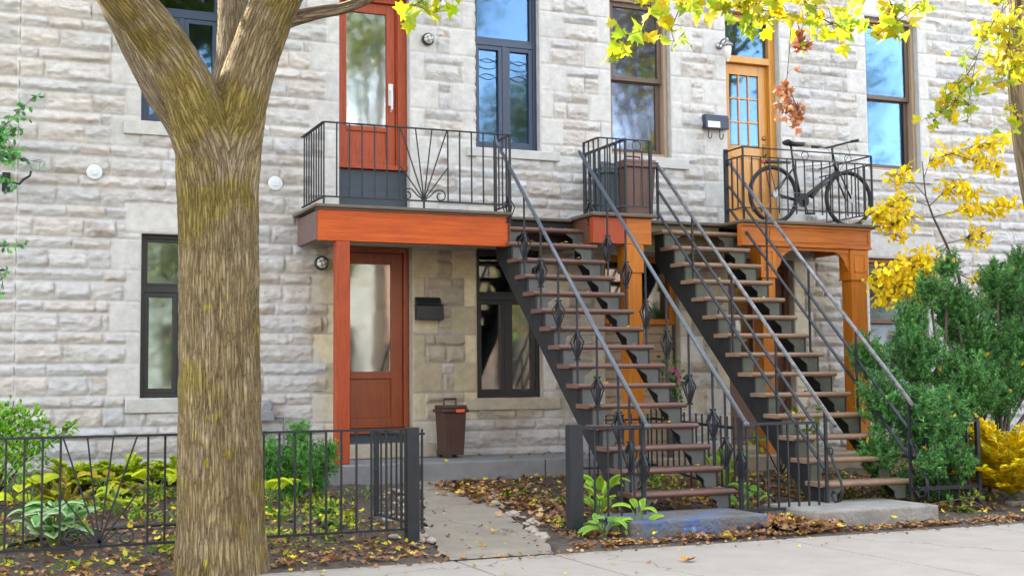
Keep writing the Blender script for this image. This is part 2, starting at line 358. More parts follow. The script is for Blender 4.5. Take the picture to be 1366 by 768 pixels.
def np_mesh(name, V, F, m, parent=None, col=None, smooth=False, rock=None):
    """V (n,3), F (k,3 or 4), col (n,3) linear"""
    me = bpy.data.meshes.new(name); n = len(V); k, q = F.shape
    me.vertices.add(n); me.vertices.foreach_set('co', np.ascontiguousarray(V, dtype=np.float32).ravel())
    me.loops.add(k * q); me.loops.foreach_set('vertex_index', np.ascontiguousarray(F, dtype=np.int32).ravel())
    me.polygons.add(k); me.polygons.foreach_set('loop_start', np.arange(k, dtype=np.int32) * q)
    me.polygons.foreach_set('loop_total', np.full(k, q, dtype=np.int32))
    me.update(calc_edges=True); me.validate()
    if col is not None:
        a = me.attributes.new('Col', 'FLOAT_COLOR', 'POINT')
        a.data.foreach_set('color', np.concatenate([col, np.ones((n, 1))], 1).astype(np.float32).ravel())
    if rock is not None: me.attributes.new('Rock', 'FLOAT', 'POINT').data.foreach_set('value', rock.astype(np.float32))
    return link(name, me, m, parent, 0, smooth)

# ------------------------------------------------------------------ leaf scattering
T_DIAMOND = (np.array([(0, 0, 0), (.28, .5, .07), (0, 1, 0), (-.28, .5, .07)]), [(0, 1, 2), (0, 2, 3)])
T_OVAL = (np.array([(0, 0, 0), (.24, .25, .05), (.27, .6, .06), (0, 1, -.04), (-.27, .6, .06), (-.24, .25, .05), (0, .5, 0)]),
          [(0, 1, 6), (1, 2, 6), (2, 3, 6), (3, 4, 6), (4, 5, 6), (5, 0, 6)])
T_NEEDLE = (np.array([(-.06, 0, 0), (.06, 0, 0), (.0, 1, 0)]), [(0, 1, 2)])
_mp = [(0, 0), (.14, .10), (.42, -.02), (.36, .16), (.60, .34), (.44, .40), (.50, .62), (.24, .56), (.16, .74), (.0, 1.0),
       (-.16, .74), (-.24, .56), (-.50, .62), (-.44, .40), (-.60, .34), (-.36, .16), (-.42, -.02), (-.14, .10)]
T_MAPLE = (np.array([(x, y, .34 * abs(x) ** 1.4 - .26 * y * y + .05 * math.sin(8 * x + 5 * y)) for x, y in _mp] + [(0, .34, -.03)]),
           [(i, (i + 1) % 18, 18) for i in range(18)])
T_CRISP = (np.array([(x * .8, y, 1.15 * abs(x) + .9 * (y - .5) ** 2 + .12 * math.sin(9 * x + 7 * y)) for x, y in _mp] + [(0, .34, 0)]), [(i, (i + 1) % 18, 18) for i in range(18)])
T_CURL = (np.array([(x, y, .55 * abs(x) ** 1.3 + .35 * (y - .5) ** 2) for x, y in _mp] + [(0, .34, 0)]), [(i, (i + 1) % 18, 18) for i in range(18)])

def scatter(name, tmpl, P, D, size, col, m, parent=None, roll=None):
    """P (n,3) leaf bases, D (n,3) tip directions, size (n,), col (n,3)"""
    tv, tf = tmpl; n = len(P); P = np.asarray(P, float); D = np.asarray(D, float)
    D = D / (np.linalg.norm(D, axis=1, keepdims=True) + 1e-9)
    up = np.tile(np.array([0, 0, 1.0]), (n, 1)) + rng.normal(0, .25, (n, 3))
    if roll is not None: up = rng.normal(0, 1, (n, 3)) * roll + up * (1 - roll)
    X = np.cross(D, up); X /= (np.linalg.norm(X, axis=1, keepdims=True) + 1e-9); Z = np.cross(X, D)
    size = np.asarray(size, float).reshape(-1, 1, 1)
    V = P[:, None, :] + size * (tv[None, :, 0:1] * X[:, None] + tv[None, :, 1:2] * D[:, None] + tv[None, :, 2:3] * Z[:, None])
    k = len(tv); F = np.array(tf)[None] + (np.arange(n) * k)[:, None, None]
    C = np.repeat(np.asarray(col)[:, None, :], k, 1)
    return np_mesh(name, V.reshape(-1, 3), F.reshape(-1, 3), m, parent, C.reshape(-1, 3))

def palette(n, cols, jit=.15, wts=None):
    cols = np.array(cols); i = rng.choice(len(cols), n, p=wts); c = cols[i]
    return np.clip(c * (1 + rng.normal(0, jit, (n, 1))) + rng.normal(0, .01, (n, 3)), .004, .9)
def rdir(n, up=0.0):
    d = rng.normal(0, 1, (n, 3)); d[:, 2] += up; return d

# ------------------------------------------------------------------ ground
ZG_Y = np.array([-30, -4.98, -4.1, -2.5, -1.2, 0, .5]); ZG_Z = np.array([0, .005, .04, .17, .3, .46, .5])
def zg(y): return np.interp(y, ZG_Y, ZG_Z)
def gp(x, y, dz=0): return Vector((x, y, float(zg(y)) + dz))

PATH_L = [(-4.98, 3.42), (-3.9, 3.62), (-2.8, 3.95), (-1.73, 4.30), (-1.2, 4.42)]
PATH_R = [(-4.98, 4.30), (-4.6, 4.43), (-3.45, 4.61), (-2.3, 4.78), (-1.75, 4.80), (-1.2, 4.86)]
def path_x(y):
    return np.interp(y, [a for a, b in PATH_L], [b for a, b in PATH_L]), np.interp(y, [a for a, b in PATH_R], [b for a, b in PATH_R])

def make_ground():
    g = MB().box(-300, 300, -300, 300, -.5, -.2).build('ground', 'soil'); struct(g)
    r = MB().box(-60, 60, -15.2, -8.472, -.19, -.13).build('road', 'asphalt'); struct(r)
    k = MB()
    xs = [-30]; 
    for x in (-28.4, -26.6): xs.append(x)
    xs = [-40 + 1.6 * i for i in range(26)]
    xs = [x for x in xs if x < .4] + [1.9, 3.46, 4.28, 6.42, 8.55, 10.6, 12.4] + [14 + 1.6 * i for i in range(18)]
    for a, b in zip(xs[:-1], xs[1:]): k.box(a + .012, b - .012, -8.3, -4.98, -.15, 0)
    s = k.build('sidewalk', 'walk', bevel=.008); struct(s)
    kb = MB().box(-40, 44, -8.47, -8.306, -.16, -.006).build('kerb', 'block_grey', bevel=.015); struct(kb)
    far = MB().box(-60, 60, -17.6, -15.2, -.16, 0).build('far_sidewalk', 'walk'); struct(far)
    # garden soil
    xs = np.arange(-9, 17, .04); ys = np.arange(-4.975, .06, .04)
    Xg, Yg = np.meshgrid(xs, ys)
    Zg = zg(Yg) + (fbm(Xg * 3, Yg * 3) - .5) * .06 + (fbm(Xg * 12, Yg * 12) - .5) * .03
    edge = sstep((Yg + 4.975) / .25); Zg = zg(Yg) - .012 + (Zg - zg(Yg) + .012) * edge
    pl, pr = path_x(Yg); inp = (Xg > pl - .02) & (Xg < pr + .02); Zg = np.where(inp, zg(Yg) - .016, Zg)
    ins = (Xg > 3.5) & (Xg < 10.7) & (Yg > -1.2); Zg = np.where(ins, np.minimum(Zg, .3), Zg)
    ny, nx = Xg.shape; idx = np.arange(ny * nx).reshape(ny, nx)
    F = np.stack([idx[:-1, :-1], idx[:-1, 1:], idx[1:, 1:], idx[1:, :-1]], -1).reshape(-1, 4)
    so_ = np_mesh('garden_soil', np.stack([Xg, Yg, Zg], -1).reshape(-1, 3), F, 'soil', smooth=True); struct(so_)
    # path
    ys = np.linspace(-4.985, -1.19, 40); V = []; 
    for y in ys:
        l, r_ = path_x(y); wob = .015 * math.sin(y * 7)
        jl, jr = random.uniform(-.03, .03), random.uniform(-.03, .03)
        for t in np.linspace(0, 1, 10): V.append((l + wob + jl * (1 - t) + jr * t + (r_ - l) * t, y, float(zg(y)) + (.002 if y < -4.9 else .010)))
    V = np.array(V); idx = np.arange(400).reshape(40, 10)
    F = np.stack([idx[:-1, :-1], idx[:-1, 1:], idx[1:, 1:], idx[1:, :-1]], -1).reshape(-1, 4)
    struct(np_mesh('path', V, F, 'path'))
    # porch slabs in front of the doors
    p = MB()
    for a, b in ((3.53, 4.46), (4.47, 5.92), (5.93, 6.72)): p.box(a, b, -1.22, .02, .2, .50)
    struct(p.build('porch_slab', 'slab', bevel=.012))
    p = MB().box(6.9, 10.6, -1.45, .02, .15, .46)
    struct(p.build('porch_paving', 'tanslab', bevel=.012))
    # brick path at far right
    b = MB()
    for i in range(16):
        for j in range(9):
            x = 9.9 + .21 * i + (.1 if j % 2 else 0); y = -4.85 + .105 * j
            b.box(x, x + .2, y, y + .1, .0, float(zg(y)) + .035 + random.uniform(-.004, .004))
    struct(b.build('brick_path', 'paver', bevel=.004))
make_ground()

# ------------------------------------------------------------------ stone front
# openings: x0, x1, z0, z1
OPEN = {'w1u': (1.70, 2.58, 4.21, 6.3), 'w1l': (1.72, 2.58, 1.215, 2.985), 'd1u': (3.91, 4.765, 3.30, 5.93), 'd1l': (3.92, 4.785, .50, 2.93),
        'w2u': (5.59, 6.45, 4.165, 6.3), 'w2l': (5.595, 6.45, 1.165, 2.95), 'w3u': (7.43, 8.30, 4.19, 6.25), 'd3u': (9.14, 9.98, 3.30, 6.22),
        'w4u': (11.41, 12.32, 4.22, 6.38), 'w3l': (7.30, 8.37, .46, 2.92), 'd3l': (9.10, 10.12, .46, 2.93), 'w4l': (11.36, 12.36, .80, 3.0)}
HOUSE_X = (.46, 7.04)

def make_wall():
    x0, x1, z0, z1 = -1.6, 15.5, -.1, 7.0
    sp = .0165
    def axis(a, b, extra):
        c = np.concatenate([np.arange(a, b, sp), np.array(extra)]); c = np.unique(np.round(c, 4))
        keep = [c[0]]; ex = set(np.round(extra, 4))
        for v in c[1:]:
            if v - keep[-1] < .006:
                if v in ex: keep[-1] = v
                continue
            keep.append(v)
        return np.array(keep)
    courses = [-.1]; i = 0
    while courses[-1] < 7.1: courses.append(courses[-1] + (.205 if i % 2 == 0 else .130)); i += 1
    courses = np.array(courses)
    xs = axis(x0, x1, [v for o in OPEN.values() for v in o[:2]]); zs = axis(z0, z1, [v for o in OPEN.values() for v in o[2:]])
    X, Z = np.meshgrid(xs, zs)
    TT = np.full(X.shape, .5); SID = np.zeros(X.shape, int); DX = np.zeros(X.shape); DZ = np.zeros(X.shape); CX = np.zeros(X.shape)
    DRESS = np.zeros(X.shape, bool); sid = 1
    tone = {0: 1.0}
    for c in range(len(courses) - 1):
        rows = np.where((zs >= courses[c]) & (zs < courses[c + 1]))[0]
        if not len(rows): continue
        b = [x0 - random.uniform(0, .5)]
        while b[-1] < x1 + .2:
            b.append(b[-1] + random.choice((.3, .42, .5, .58, .7, .85)) * random.uniform(.85, 1.15))
        b = np.array(b); b = np.array([v for v in b if abs(v - HOUSE_X[0]) > .14]); b = np.sort(np.append(b, HOUSE_X[0]))
        k = np.searchsorted(b, xs) - 1; k = np.clip(k, 0, len(b) - 2)
        for r in rows:
            SID[r] = sid + k; DX[r] = np.minimum(xs - b[k], b[k + 1] - xs); CX[r] = (b[k] + b[k + 1]) / 2
            DZ[r] = min(zs[r] - courses[c], courses[c + 1] - zs[r]); TT[r] = (zs[r] - courses[c]) / (courses[c + 1] - courses[c])
        sid += len(b)
    # dressed blocks: quoins beside every opening, lintels
    rects = []
    for nme, (a, b, c, d) in OPEN.items():
        lo = c; unit = .335; off = .17
        z = -.1
        j = 0
        while z < d - .02:
            zt = z + unit
            if zt > c - .12:
                wl = .17 if j % 2 else .34; wr = .34 if j % 2 else .17
                if nme[0] == 'd': wl, wr = wr, wl
                zz0, zz1 = max(z, -.1), min(zt, d)
                if zz1 - zz0 > .05:
                    rects.append((a - wl * random.uniform(.9, 1.1), a, zz0, zz1)); rects.append((b, b + wr * random.uniform(.9, 1.1), zz0, zz1))
            z = zt; j += 1
        rects.append((a - .18, b + .18, d, min(d + .345, 7.0)))
    for (a, b, c, d) in rects:
        m_ = (X >= a) & (X <= b) & (Z >= c) & (Z <= d)
        SID[m_] = sid; DX[m_] = np.minimum(X - a, b - X)[m_]; DZ[m_] = np.minimum(Z - c, d - Z)[m_]; CX[m_] = (a + b) / 2; DRESS[m_] = True; sid += 1
    DD = np.minimum(DX, DZ)
    ph = rng.random((sid + 5, 8))
    ox = ph[SID, 0] * 50; oz = ph[SID, 1] * 50
    jag = (fbm(X * 30, Z * 30) - .5) * .012
    # pitched rock face: each stone swells out to a broken ledge and is undercut below it
    led = np.clip(.18 + .55 * fbm(X * 2.6 + ox, oz, 2) + .30 * (fbm(X * 13 + ox, oz + 7, 3) - .5) + (ph[SID, 3] - .5) * .35, .08, .85)
    face = np.where(TT > led, ((1 - TT) / (1 - led)) ** .85, (TT / led) ** 1.5)
    amp = .005 + .028 * np.clip(fbm(X * 2.2 + oz, Z * 3 + ox, 3) - .22, 0, 1) * (.5 + ph[SID, 2])
    chips = .022 * ridged(X * 8 + ox, Z * 17 + oz, 4) + .022 * (fbm(X * 16 + oz, Z * 30 + ox, 3) - .5)
    rock = amp * face * 1.25 + chips * (.7 + .6 * face)
    H = sstep((DD + jag - .003) / .016) * (.004 + np.clip(rock, 0, .08))
    Hd = sstep((DD - .003) / .008) * (.011 + .004 * fbm(X * 6 + ox, Z * 6 + oz, 3))
    H = np.where(DRESS, Hd, H)
    # colours
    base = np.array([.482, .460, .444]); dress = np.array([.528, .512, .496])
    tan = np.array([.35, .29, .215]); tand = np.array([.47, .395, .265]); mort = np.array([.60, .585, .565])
    val = .92 + .15 * ph[SID, 4]
    warm = (ph[SID, 6] - .5)[..., None] * np.array([.05, .0, -.05])
    C = np.where(DRESS[..., None], dress * (.95 + .1 * ph[SID, 4])[..., None], base * val[..., None] + warm * .7)
    rust = sstep((fbm(X * 4 + ox, Z * 13 + oz, 4) - .60) / .14)[..., None] * np.where(DRESS, .08, .50)[..., None] * (ph[SID, 7] > .3)[..., None]
    C = C * (1 - rust) + np.array([.30, .23, .175]) * rust
    grey = sstep((fbm(X * 1.3 + 5, Z * 1.3) - .52) / .2)[..., None] * .22
    C = C * (1 - grey) + np.array([.30, .295, .30]) * grey
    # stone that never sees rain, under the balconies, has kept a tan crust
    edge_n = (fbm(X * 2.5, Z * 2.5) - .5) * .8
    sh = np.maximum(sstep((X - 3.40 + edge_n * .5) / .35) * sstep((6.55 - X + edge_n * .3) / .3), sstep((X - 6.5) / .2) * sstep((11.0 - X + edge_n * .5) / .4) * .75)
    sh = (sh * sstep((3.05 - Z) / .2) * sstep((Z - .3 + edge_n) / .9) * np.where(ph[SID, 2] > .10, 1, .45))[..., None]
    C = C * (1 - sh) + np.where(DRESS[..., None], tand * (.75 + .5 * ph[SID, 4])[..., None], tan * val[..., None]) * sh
    splash = (sstep((1.0 - Z + edge_n * .4) / .5) * .30)[..., None]
    C = C * (1 - splash) + np.array([.27, .26, .27]) * splash
    jm = (1 - sstep((DD + jag * .5 - .003) / .008))[..., None] * .85
    C = C * (1 - jm) + mort * (.75 + .25 * vnoise(X * 3, Z * 3)[..., None]) * (1 - .5 * sh) * jm
    seam = (np.abs(X - HOUSE_X[0]) < .018)[..., None]; C = np.where(seam, mort, C)
    nz, nx = X.shape; idx = np.arange(nz * nx).reshape(nz, nx)
    xc = (xs[:-1] + xs[1:]) / 2; zc = (zs[:-1] + zs[1:]) / 2; XC, ZC = np.meshgrid(xc, zc)
    keep = np.ones(XC.shape, bool)
    for (a, b, c, d) in OPEN.values(): keep &= ~((XC > a) & (XC < b) & (ZC > c) & (ZC < d))
    scx = CX[:-1, :-1]
    F = np.stack([idx[:-1, :-1], idx[:-1, 1:], idx[1:, 1:], idx[1:, :-1]], -1)
    RK = (np.where(DRESS, .12, 1) * sstep((DD - .006) / .02)).reshape(-1); V = np.stack([X, -H, Z], -1).reshape(-1, 3); C = C.reshape(-1, 3)
    res = []
    for lo, hi in ((-99, HOUSE_X[0]), (HOUSE_X[0], HOUSE_X[1]), (HOUSE_X[1], 99)):
        f = F[keep & (scx >= lo) & (scx < hi)]
        u, inv = np.unique(f, return_inverse=True)
        res.append((V[u], inv.reshape(f.shape), C[u], RK[u]))
    return res
WALLS = make_wall()

house_left = thing('row_house', 'grey limestone row house with navy window frames and two red wooden doors', 'house', (3.7, 0, 0))
house_right = thing('row_house', 'grey limestone row house with brown wooden windows and honey coloured panelled doors', 'house', (10, 0, 0))
house_far = thing('row_house', 'neighbouring grey limestone house cut by the left edge, beyond the pale vertical joint', 'house', (-5, 0, 0))
house_end = thing('row_house', 'unseen plain stone house past the one with brown windows, added to cast shade', 'house', (20, 0, 0))
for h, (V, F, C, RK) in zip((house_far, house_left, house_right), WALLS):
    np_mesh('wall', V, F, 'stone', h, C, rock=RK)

def shell(h, xa, xb, front=False):
    top = 7.6  # unseen roofs; height set so sun clears them onto the upper limbs
    MB().box(xa + .02, xb - .02, -.06, 10, top, top + .15).build('roof', 'roofing', h)
    MB().box(xa + .001, xb - .001, -.02, .3, 7.001, top - .002).build('parapet', 'sill', h)
    s = MB().box(xa + .01, xa + .15, .304, 10, -.2, top - .004).box(xb - .15, xb - .01, .304, 10, -.2, top - .004)
    s.build('party_wall', 'inside', h)
    MB().box(xa + .152, xb - .152, 4, 4.2, -.2, top - .006).build('back_wall', 'inside', h)
    MB().box(xa + .152, xb - .152, .25, 3.99, 3.05, 3.25).box(xa + .152, xb - .152, .25, 3.99, .2, .4).build('floor', 'inside', h)
    MB().box(xa + .152, xb - .152, 9.8, 9.99, -.2, top - .008).build('garden_wall', 'inside', h)
shell(house_left, .48, 7.02); shell(house_right, 7.04, 15.5)
shell(house_far, -14, .46)
MB().box(-14, -1.602, -.02, .25, -.2, 7.0).build('wall', 'sill', house_far)  # unseen stretch, drawn out leftwards to cast shade along the front
shell(house_end, 15.52, 30); MB().box(15.53, 30, -.02, .25, -.2, 7.0).build('wall', 'sill', house_end)  # unseen house, added to carry the shade of the row onwards
# block the light round the rough edge between the openings and the shell
for h, a, b in ((house_left, .48, 7.02), (house_right, 7.04, 15.5)):
    lin = MB(); ops = [o for o in OPEN.values() if a < o[0] < b]
    for zlo, zhi in ((-.1, 3.06), (3.06, 7.0)):
        cs = sorted([o for o in ops if zlo - .2 <= o[2] and o[3] <= zhi], key=lambda o: o[0]); x = a
        for o in cs:
            lin.box(x, o[0] - .03, .26, .3, zlo + .002, zhi); 
            lin.box(o[0] - .028, o[1] + .028, .262, .3, o[3] + .03, zhi - .002)
            if o[2] - .03 > zlo: lin.box(o[0] - .028, o[1] + .028, .262, .3, zlo + .004, o[2] - .03)
            x = o[1] + .03
        lin.box(x, b, .26, .3, zlo + .002, zhi)
    lin.build('wall_lining', 'inside', h)

def reveal(h, key, m='sill', depth=.27):
    a, b, c, d = OPEN[key]; s = MB(); t = .03
    s.box(a - t, a - .0005, -.006, depth, c - t, d + t).box(b + .0005, b + t, -.006, depth, c - t, d + t)
    s.box(a, b, -.006, depth, d + .0005, d + t).box(a, b, -.006, depth, c - t, c - .0005)
    return s.build('reveal', m, h)

def frame_bars(mb, a, b, c, d, w_, y0, y1):
    mb.box(a, a + w_, y0, y1, c, d).box(b - w_, b, y0, y1, c, d).box(a + w_, b - w_, y0, y1, d - w_, d).box(a + w_, b - w_, y0, y1, c, c + w_)

def pane(parent, a, b, c, d, y, m, t=.006):
    return MB().box(a, b, y, y + t, c, d).build('pane', m, parent)

def sill(parent, x0, x1, z0, z1, m='sill', out=.055):
    return MB().box(x0, x1, -out, .16, z0, z1).build('sill', m, parent, bevel=.008)

def casement(h, key, zt, m, g, y=.09, sl=None, slm='sill', splits=1, film=False):
    """metal window: fixed light above, pair of casements below"""
    a, b, c, d = OPEN[key]; f = MB(); e = .004; a += e; b -= e; c += e; d -= e
    frame_bars(f, a, b, c, d, .045, y, y + .12)
    f.box(a + .045, b - .045, y + .004, y + .116, zt - .035, zt + .035)
    frame_bars(f, a + .046, b - .046, zt + .036, d - .046, .03, y + .015, y + .09)
    xm = (a + b) / 2
    f.box(xm - .026, xm + .026, y + .006, y + .114, c + .045, zt - .036)
    cells = [(a + .046, xm - .027), (xm + .027, b - .046)]
    for u, v in cells: frame_bars(f, u, v, c + .046, zt - .037, .05, y + .012, y + .10)
    w_ = f.build('window', m, h, bevel=.003)
    pane(w_, a + .07, b - .07, zt + .06, d - .07, y + .05, g)
    for u, v in cells: pane(w_, u + .045, v - .045, c + .09, zt - .08, y + .05, g)
    if sl: sill(w_, *sl, m=slm)
    reveal(h, key, slm)
    return w_

wa = casement(house_left, 'w1u', 5.45, 'navy', 'glass_up', sl=(1.52, 2.76, 4.055, 4.205))
wb = casement(house_left, 'w1l', 2.39, 'black_frame', 'glass_low', sl=(1.565, 2.74, 1.055, 1.21))
wc = casement(house_left, 'w2u', 5.49, 'navy', 'glass_up', sl=(5.477, 6.70, 4.05, 4.16))
for u0, u1 in ((5.68, 5.945), (6.10, 6.36)):
    wv = MB()
    for zc, am in ((5.30, -.05), (5.245, .05), (5.20, -.03), (5.06, .05), (5.09, -.05)):
        wv.tube([(u0 + (u1 - u0) * i / 14, .135, zc + am * math.sin(PI * i / 14)) for i in range(15)], .004, 5)
    wv.build('wavy_bars', 'navy', wc)
wd = casement(house_left, 'w2l', 2.37, 'black_frame', 'glass_low', sl=(5.455, 6.657, 1.02, 1.16), slm='sill_tan')

def sash(h, key, zr, m, jm, g, y=.13, sl=None, slm='sill'):
    """wooden sash window with a broad outer jamb"""
    a, b, c, d = OPEN[key]; e = .004; a += e; b -= e; c += e; d -= e
    f = MB(); frame_bars(f, a, b, c, d, .05, y - .05, y + .12)
    fr = f.build('window', jm, h, bevel=.004)
    s = MB(); frame_bars(s, a + .051, b - .051, zr - .02, d - .051, .06, y + .0, y + .05)
    frame_bars(s, a + .051, b - .051, c + .051, zr + .03, .065, y + .055, y + .10)
    s.build('sash', m, fr, bevel=.004)
    pane(fr, a + .1, b - .1, zr + .03, d - .1, y + .025, g); pane(fr, a + .1, b - .1, c + .1, zr - .03, y + .075, g)
    if sl: sill(fr, *sl, m=slm)
    reveal(h, key, slm)
    return fr
sash(house_right, 'w3u', 5.20, 'brownwin', 'tanwood', 'glass_old', sl=(7.25, 8.53, 4.05, 4.185))
sash(house_right, 'w4u', 5.27, 'brownwin', 'tanwood', 'glass_up', sl=(11.23, 12.5, 4.07, 4.215))
wf = sash(house_right, 'w4l', 2.13, 'oldbrown', 'orange', 'glass_old', sl=(11.2, 12.5, .66, .795))

# --- doors
def door_red_upper():
    a, b, c, d = OPEN['d1u']; a += .004; b -= .004; d -= .004
    y = .10
    f = MB().box(a, a + .05, y, y + .14, 3.84, d).box(b - .11, b, y, y + .14, 3.84, d).box(a + .05, b - .11, y, y + .14, d - .09, d)
    f.box(b - .125, b - .111, y + .02, y + .1, 3.9, d - .1)
    dl, dr, db, dt = a + .052, b - .128, 3.90, d - .092
    lf = MB().box(dl, dl + .075, y + .05, y + .1, db, dt).box(dr - .105, dr, y + .05, y + .1, db, dt)
    lf.box(dl + .075, dr - .105, y + .05, y + .1, dt - .12, dt).box(dl + .075, dr - .105, y + .05, y + .1, db, db + .09)
    lf.box(dl + .075, dr - .105, y + .05, y + .1, 4.30, 4.36).box(dl + .075, dr - .105, y + .07, y + .095, db + .09, 4.30)
    dr_ = lf.build('door', 'redwood', house_left, bevel=.004)
    f.box(a, b, y - .03, y + .14, 3.842, 3.895)
    f.build('frame', 'redwood', dr_, bevel=.005)
    MB().box(a, b, y + .02, y + .12, 3.31, 3.838).box(a, b, y - .0, y + .019, 3.31, 3.57).build('threshold', 'slate', dr_, bevel=.006)
    pane(dr_, dl + .07, dr - .1, 4.355, dt - .115, y + .072, 'glass_door')
    h = MB().box(dr - .085, dr - .03, y + .03, y + .05, 4.62, 4.88).tube([(dr - .06, y + .03, 4.80), (dr - .06, y - .02, 4.78), (dr - .06, y - .03, 4.70), (dr - .06, y - .02, 4.57), (dr - .06, y + .03, 4.55)], .014)
    h.build('handle', 'white', dr_)
    MB().box(3.82, 4.86, -.35, .10, 3.27, 3.315).build('doorstep', 'tanslab', dr_, bevel=.008)
    reveal(house_left, 'd1u')
door_red_upper()

def door_red_lower():
    a, b, c, d = OPEN['d1l']; a += .004; b -= .004; d -= .004; y = .10
    f = MB().box(a, a + .05, y, y + .14, .83, d).box(b - .06, b, y, y + .14, .83, d).box(a + .05, b - .06, y, y + .14, d - .06, d).box(a, b, y - .03, y + .15, .77, .83)
    dl, dr, db, dt = a + .052, b - .062, .835, d - .062
    lf = MB().box(dl, dl + .11, y + .05, y + .1, db, dt).box(dr - .14, dr, y + .05, y + .1, db, dt).box(dl + .11, dr - .14, y + .05, y + .1, dt - .13, dt)
    lf.box(dl + .11, dr - .14, y + .05, y + .1, db, db + .11).box(dl + .11, dr - .14, y + .05, y + .1, 1.40, 1.485).box(dl + .11, dr - .14, y + .07, y + .095, db + .11, 1.40)
    o = lf.build('door', 'mahogany', house_left, bevel=.005)
    f.build('frame', 'mahogany', o, bevel=.006)
    MB().box(a, b, y + .03, y + .13, .69, .768).build('threshold', 'slate', o)
    pane(o, dl + .105, dr - .135, 1.48, dt - .125, y + .072, 'glass_door')
    MB().box(3.86, 5.0, -.24, .16, .505, .66).build('doorstep', 'sill_tan', o, bevel=.01)
    MB().box(a, b, y + .0, y + .2, .505, .688).build('riser', 'slate', o)
    MB().ball((dl + .05, y + .02, 1.7), .028).build('handle', 'brass', o)
    reveal(house_left, 'd1l', 'sill_tan')
door_red_lower()

def door_honey():
    a, b, c, d = OPEN['d3u']; a += .004; b -= .004; d -= .004; y = .14
    zt = 5.60
    f = MB().box(a, a + .05, y - .04, y + .12, 3.34, d).box(b - .09, b, y - .04, y + .12, 3.34, d).box(a + .05, b - .09, y - .04, y + .12, d - .10, d)
    f.box(a + .05, b - .09, y - .05, y + .12, zt - .04, zt + .05)
    dl, dr, db, dt = a + .052, b - .092, 3.345, zt - .045
    lf = MB(); Y0, Y1 = y + .03, y + .075
    gx0, gx1, gz0, gz1 = dl + .10, dr - .13, 4.46, dt - .14
    lf.box(dl, gx0, Y0, Y1, db, dt).box(gx1, dr, Y0, Y1, db, dt).box(gx0, gx1, Y0, Y1, gz1, dt).box(gx0, gx1, Y0, Y1, 4.30, gz0)
    lf.box(gx0, gx1, Y0, Y1, db, db + .2)
    xm = (gx0 + gx1) / 2; lf.box(xm - .05, xm + .05, Y0, Y1, db + .2, 4.30)
    for u, v in ((gx0, xm - .05), (xm + .05, gx1)):
        lf.box(u, v, Y0 + .02, Y1 - .005, db + .2, 4.30).box(u + .04, v - .04, Y0 + .008, Y0 + .0195, db + .25, 4.25)
    wd_ = (gx1 - gx0) / 3; ht = (gz1 - gz0) / 3
    for i in (1, 2):
        lf.box(gx0 + wd_ * i - .011, gx0 + wd_ * i + .011, Y0 + .005, Y1 - .005, gz0, gz1)
        for j in range(3): lf.box(gx0 + wd_ * j + .0115, gx0 + wd_ * (j + 1) - .0115, Y0 + .005, Y1 - .005, gz0 + ht * i - .011, gz0 + ht * i + .011)
    o = lf.build('door', 'honey', house_right, bevel=.003)
    f.build('frame', 'honey', o, bevel=.005)
    for i in range(3):
        for j in range(3): pane(o, gx0 + wd_ * i + .012, gx0 + wd_ * (i + 1) - .012, gz0 + ht * j + .012, gz0 + ht * (j + 1) - .012, Y0 + .02, 'glass_up')
    pane(o, a + .052, b - .092, zt + .052, d - .102, y + .03, 'glass_up')
    MB().lathe((dr - .06, Y0, 4.58), (0, -1, 0), [(.032, 0), (.032, .012), (.018, .02)], 16).build('deadbolt', 'brass', o)
    MB().box(dr - .08, dr - .04, Y0 - .012, Y0, 4.28, 4.5).tube([(dr - .06, Y0, 4.46), (dr - .06, Y0 - .05, 4.44), (dr - .06, Y0 - .055, 4.36), (dr - .06, Y0, 4.31)], .011).build('handle', 'brass', o)
    MB().box(a, b, y - .06, y + .12, 3.30, 3.338).build('threshold', 'deck', o)
    reveal(house_right, 'd3u')
door_honey()

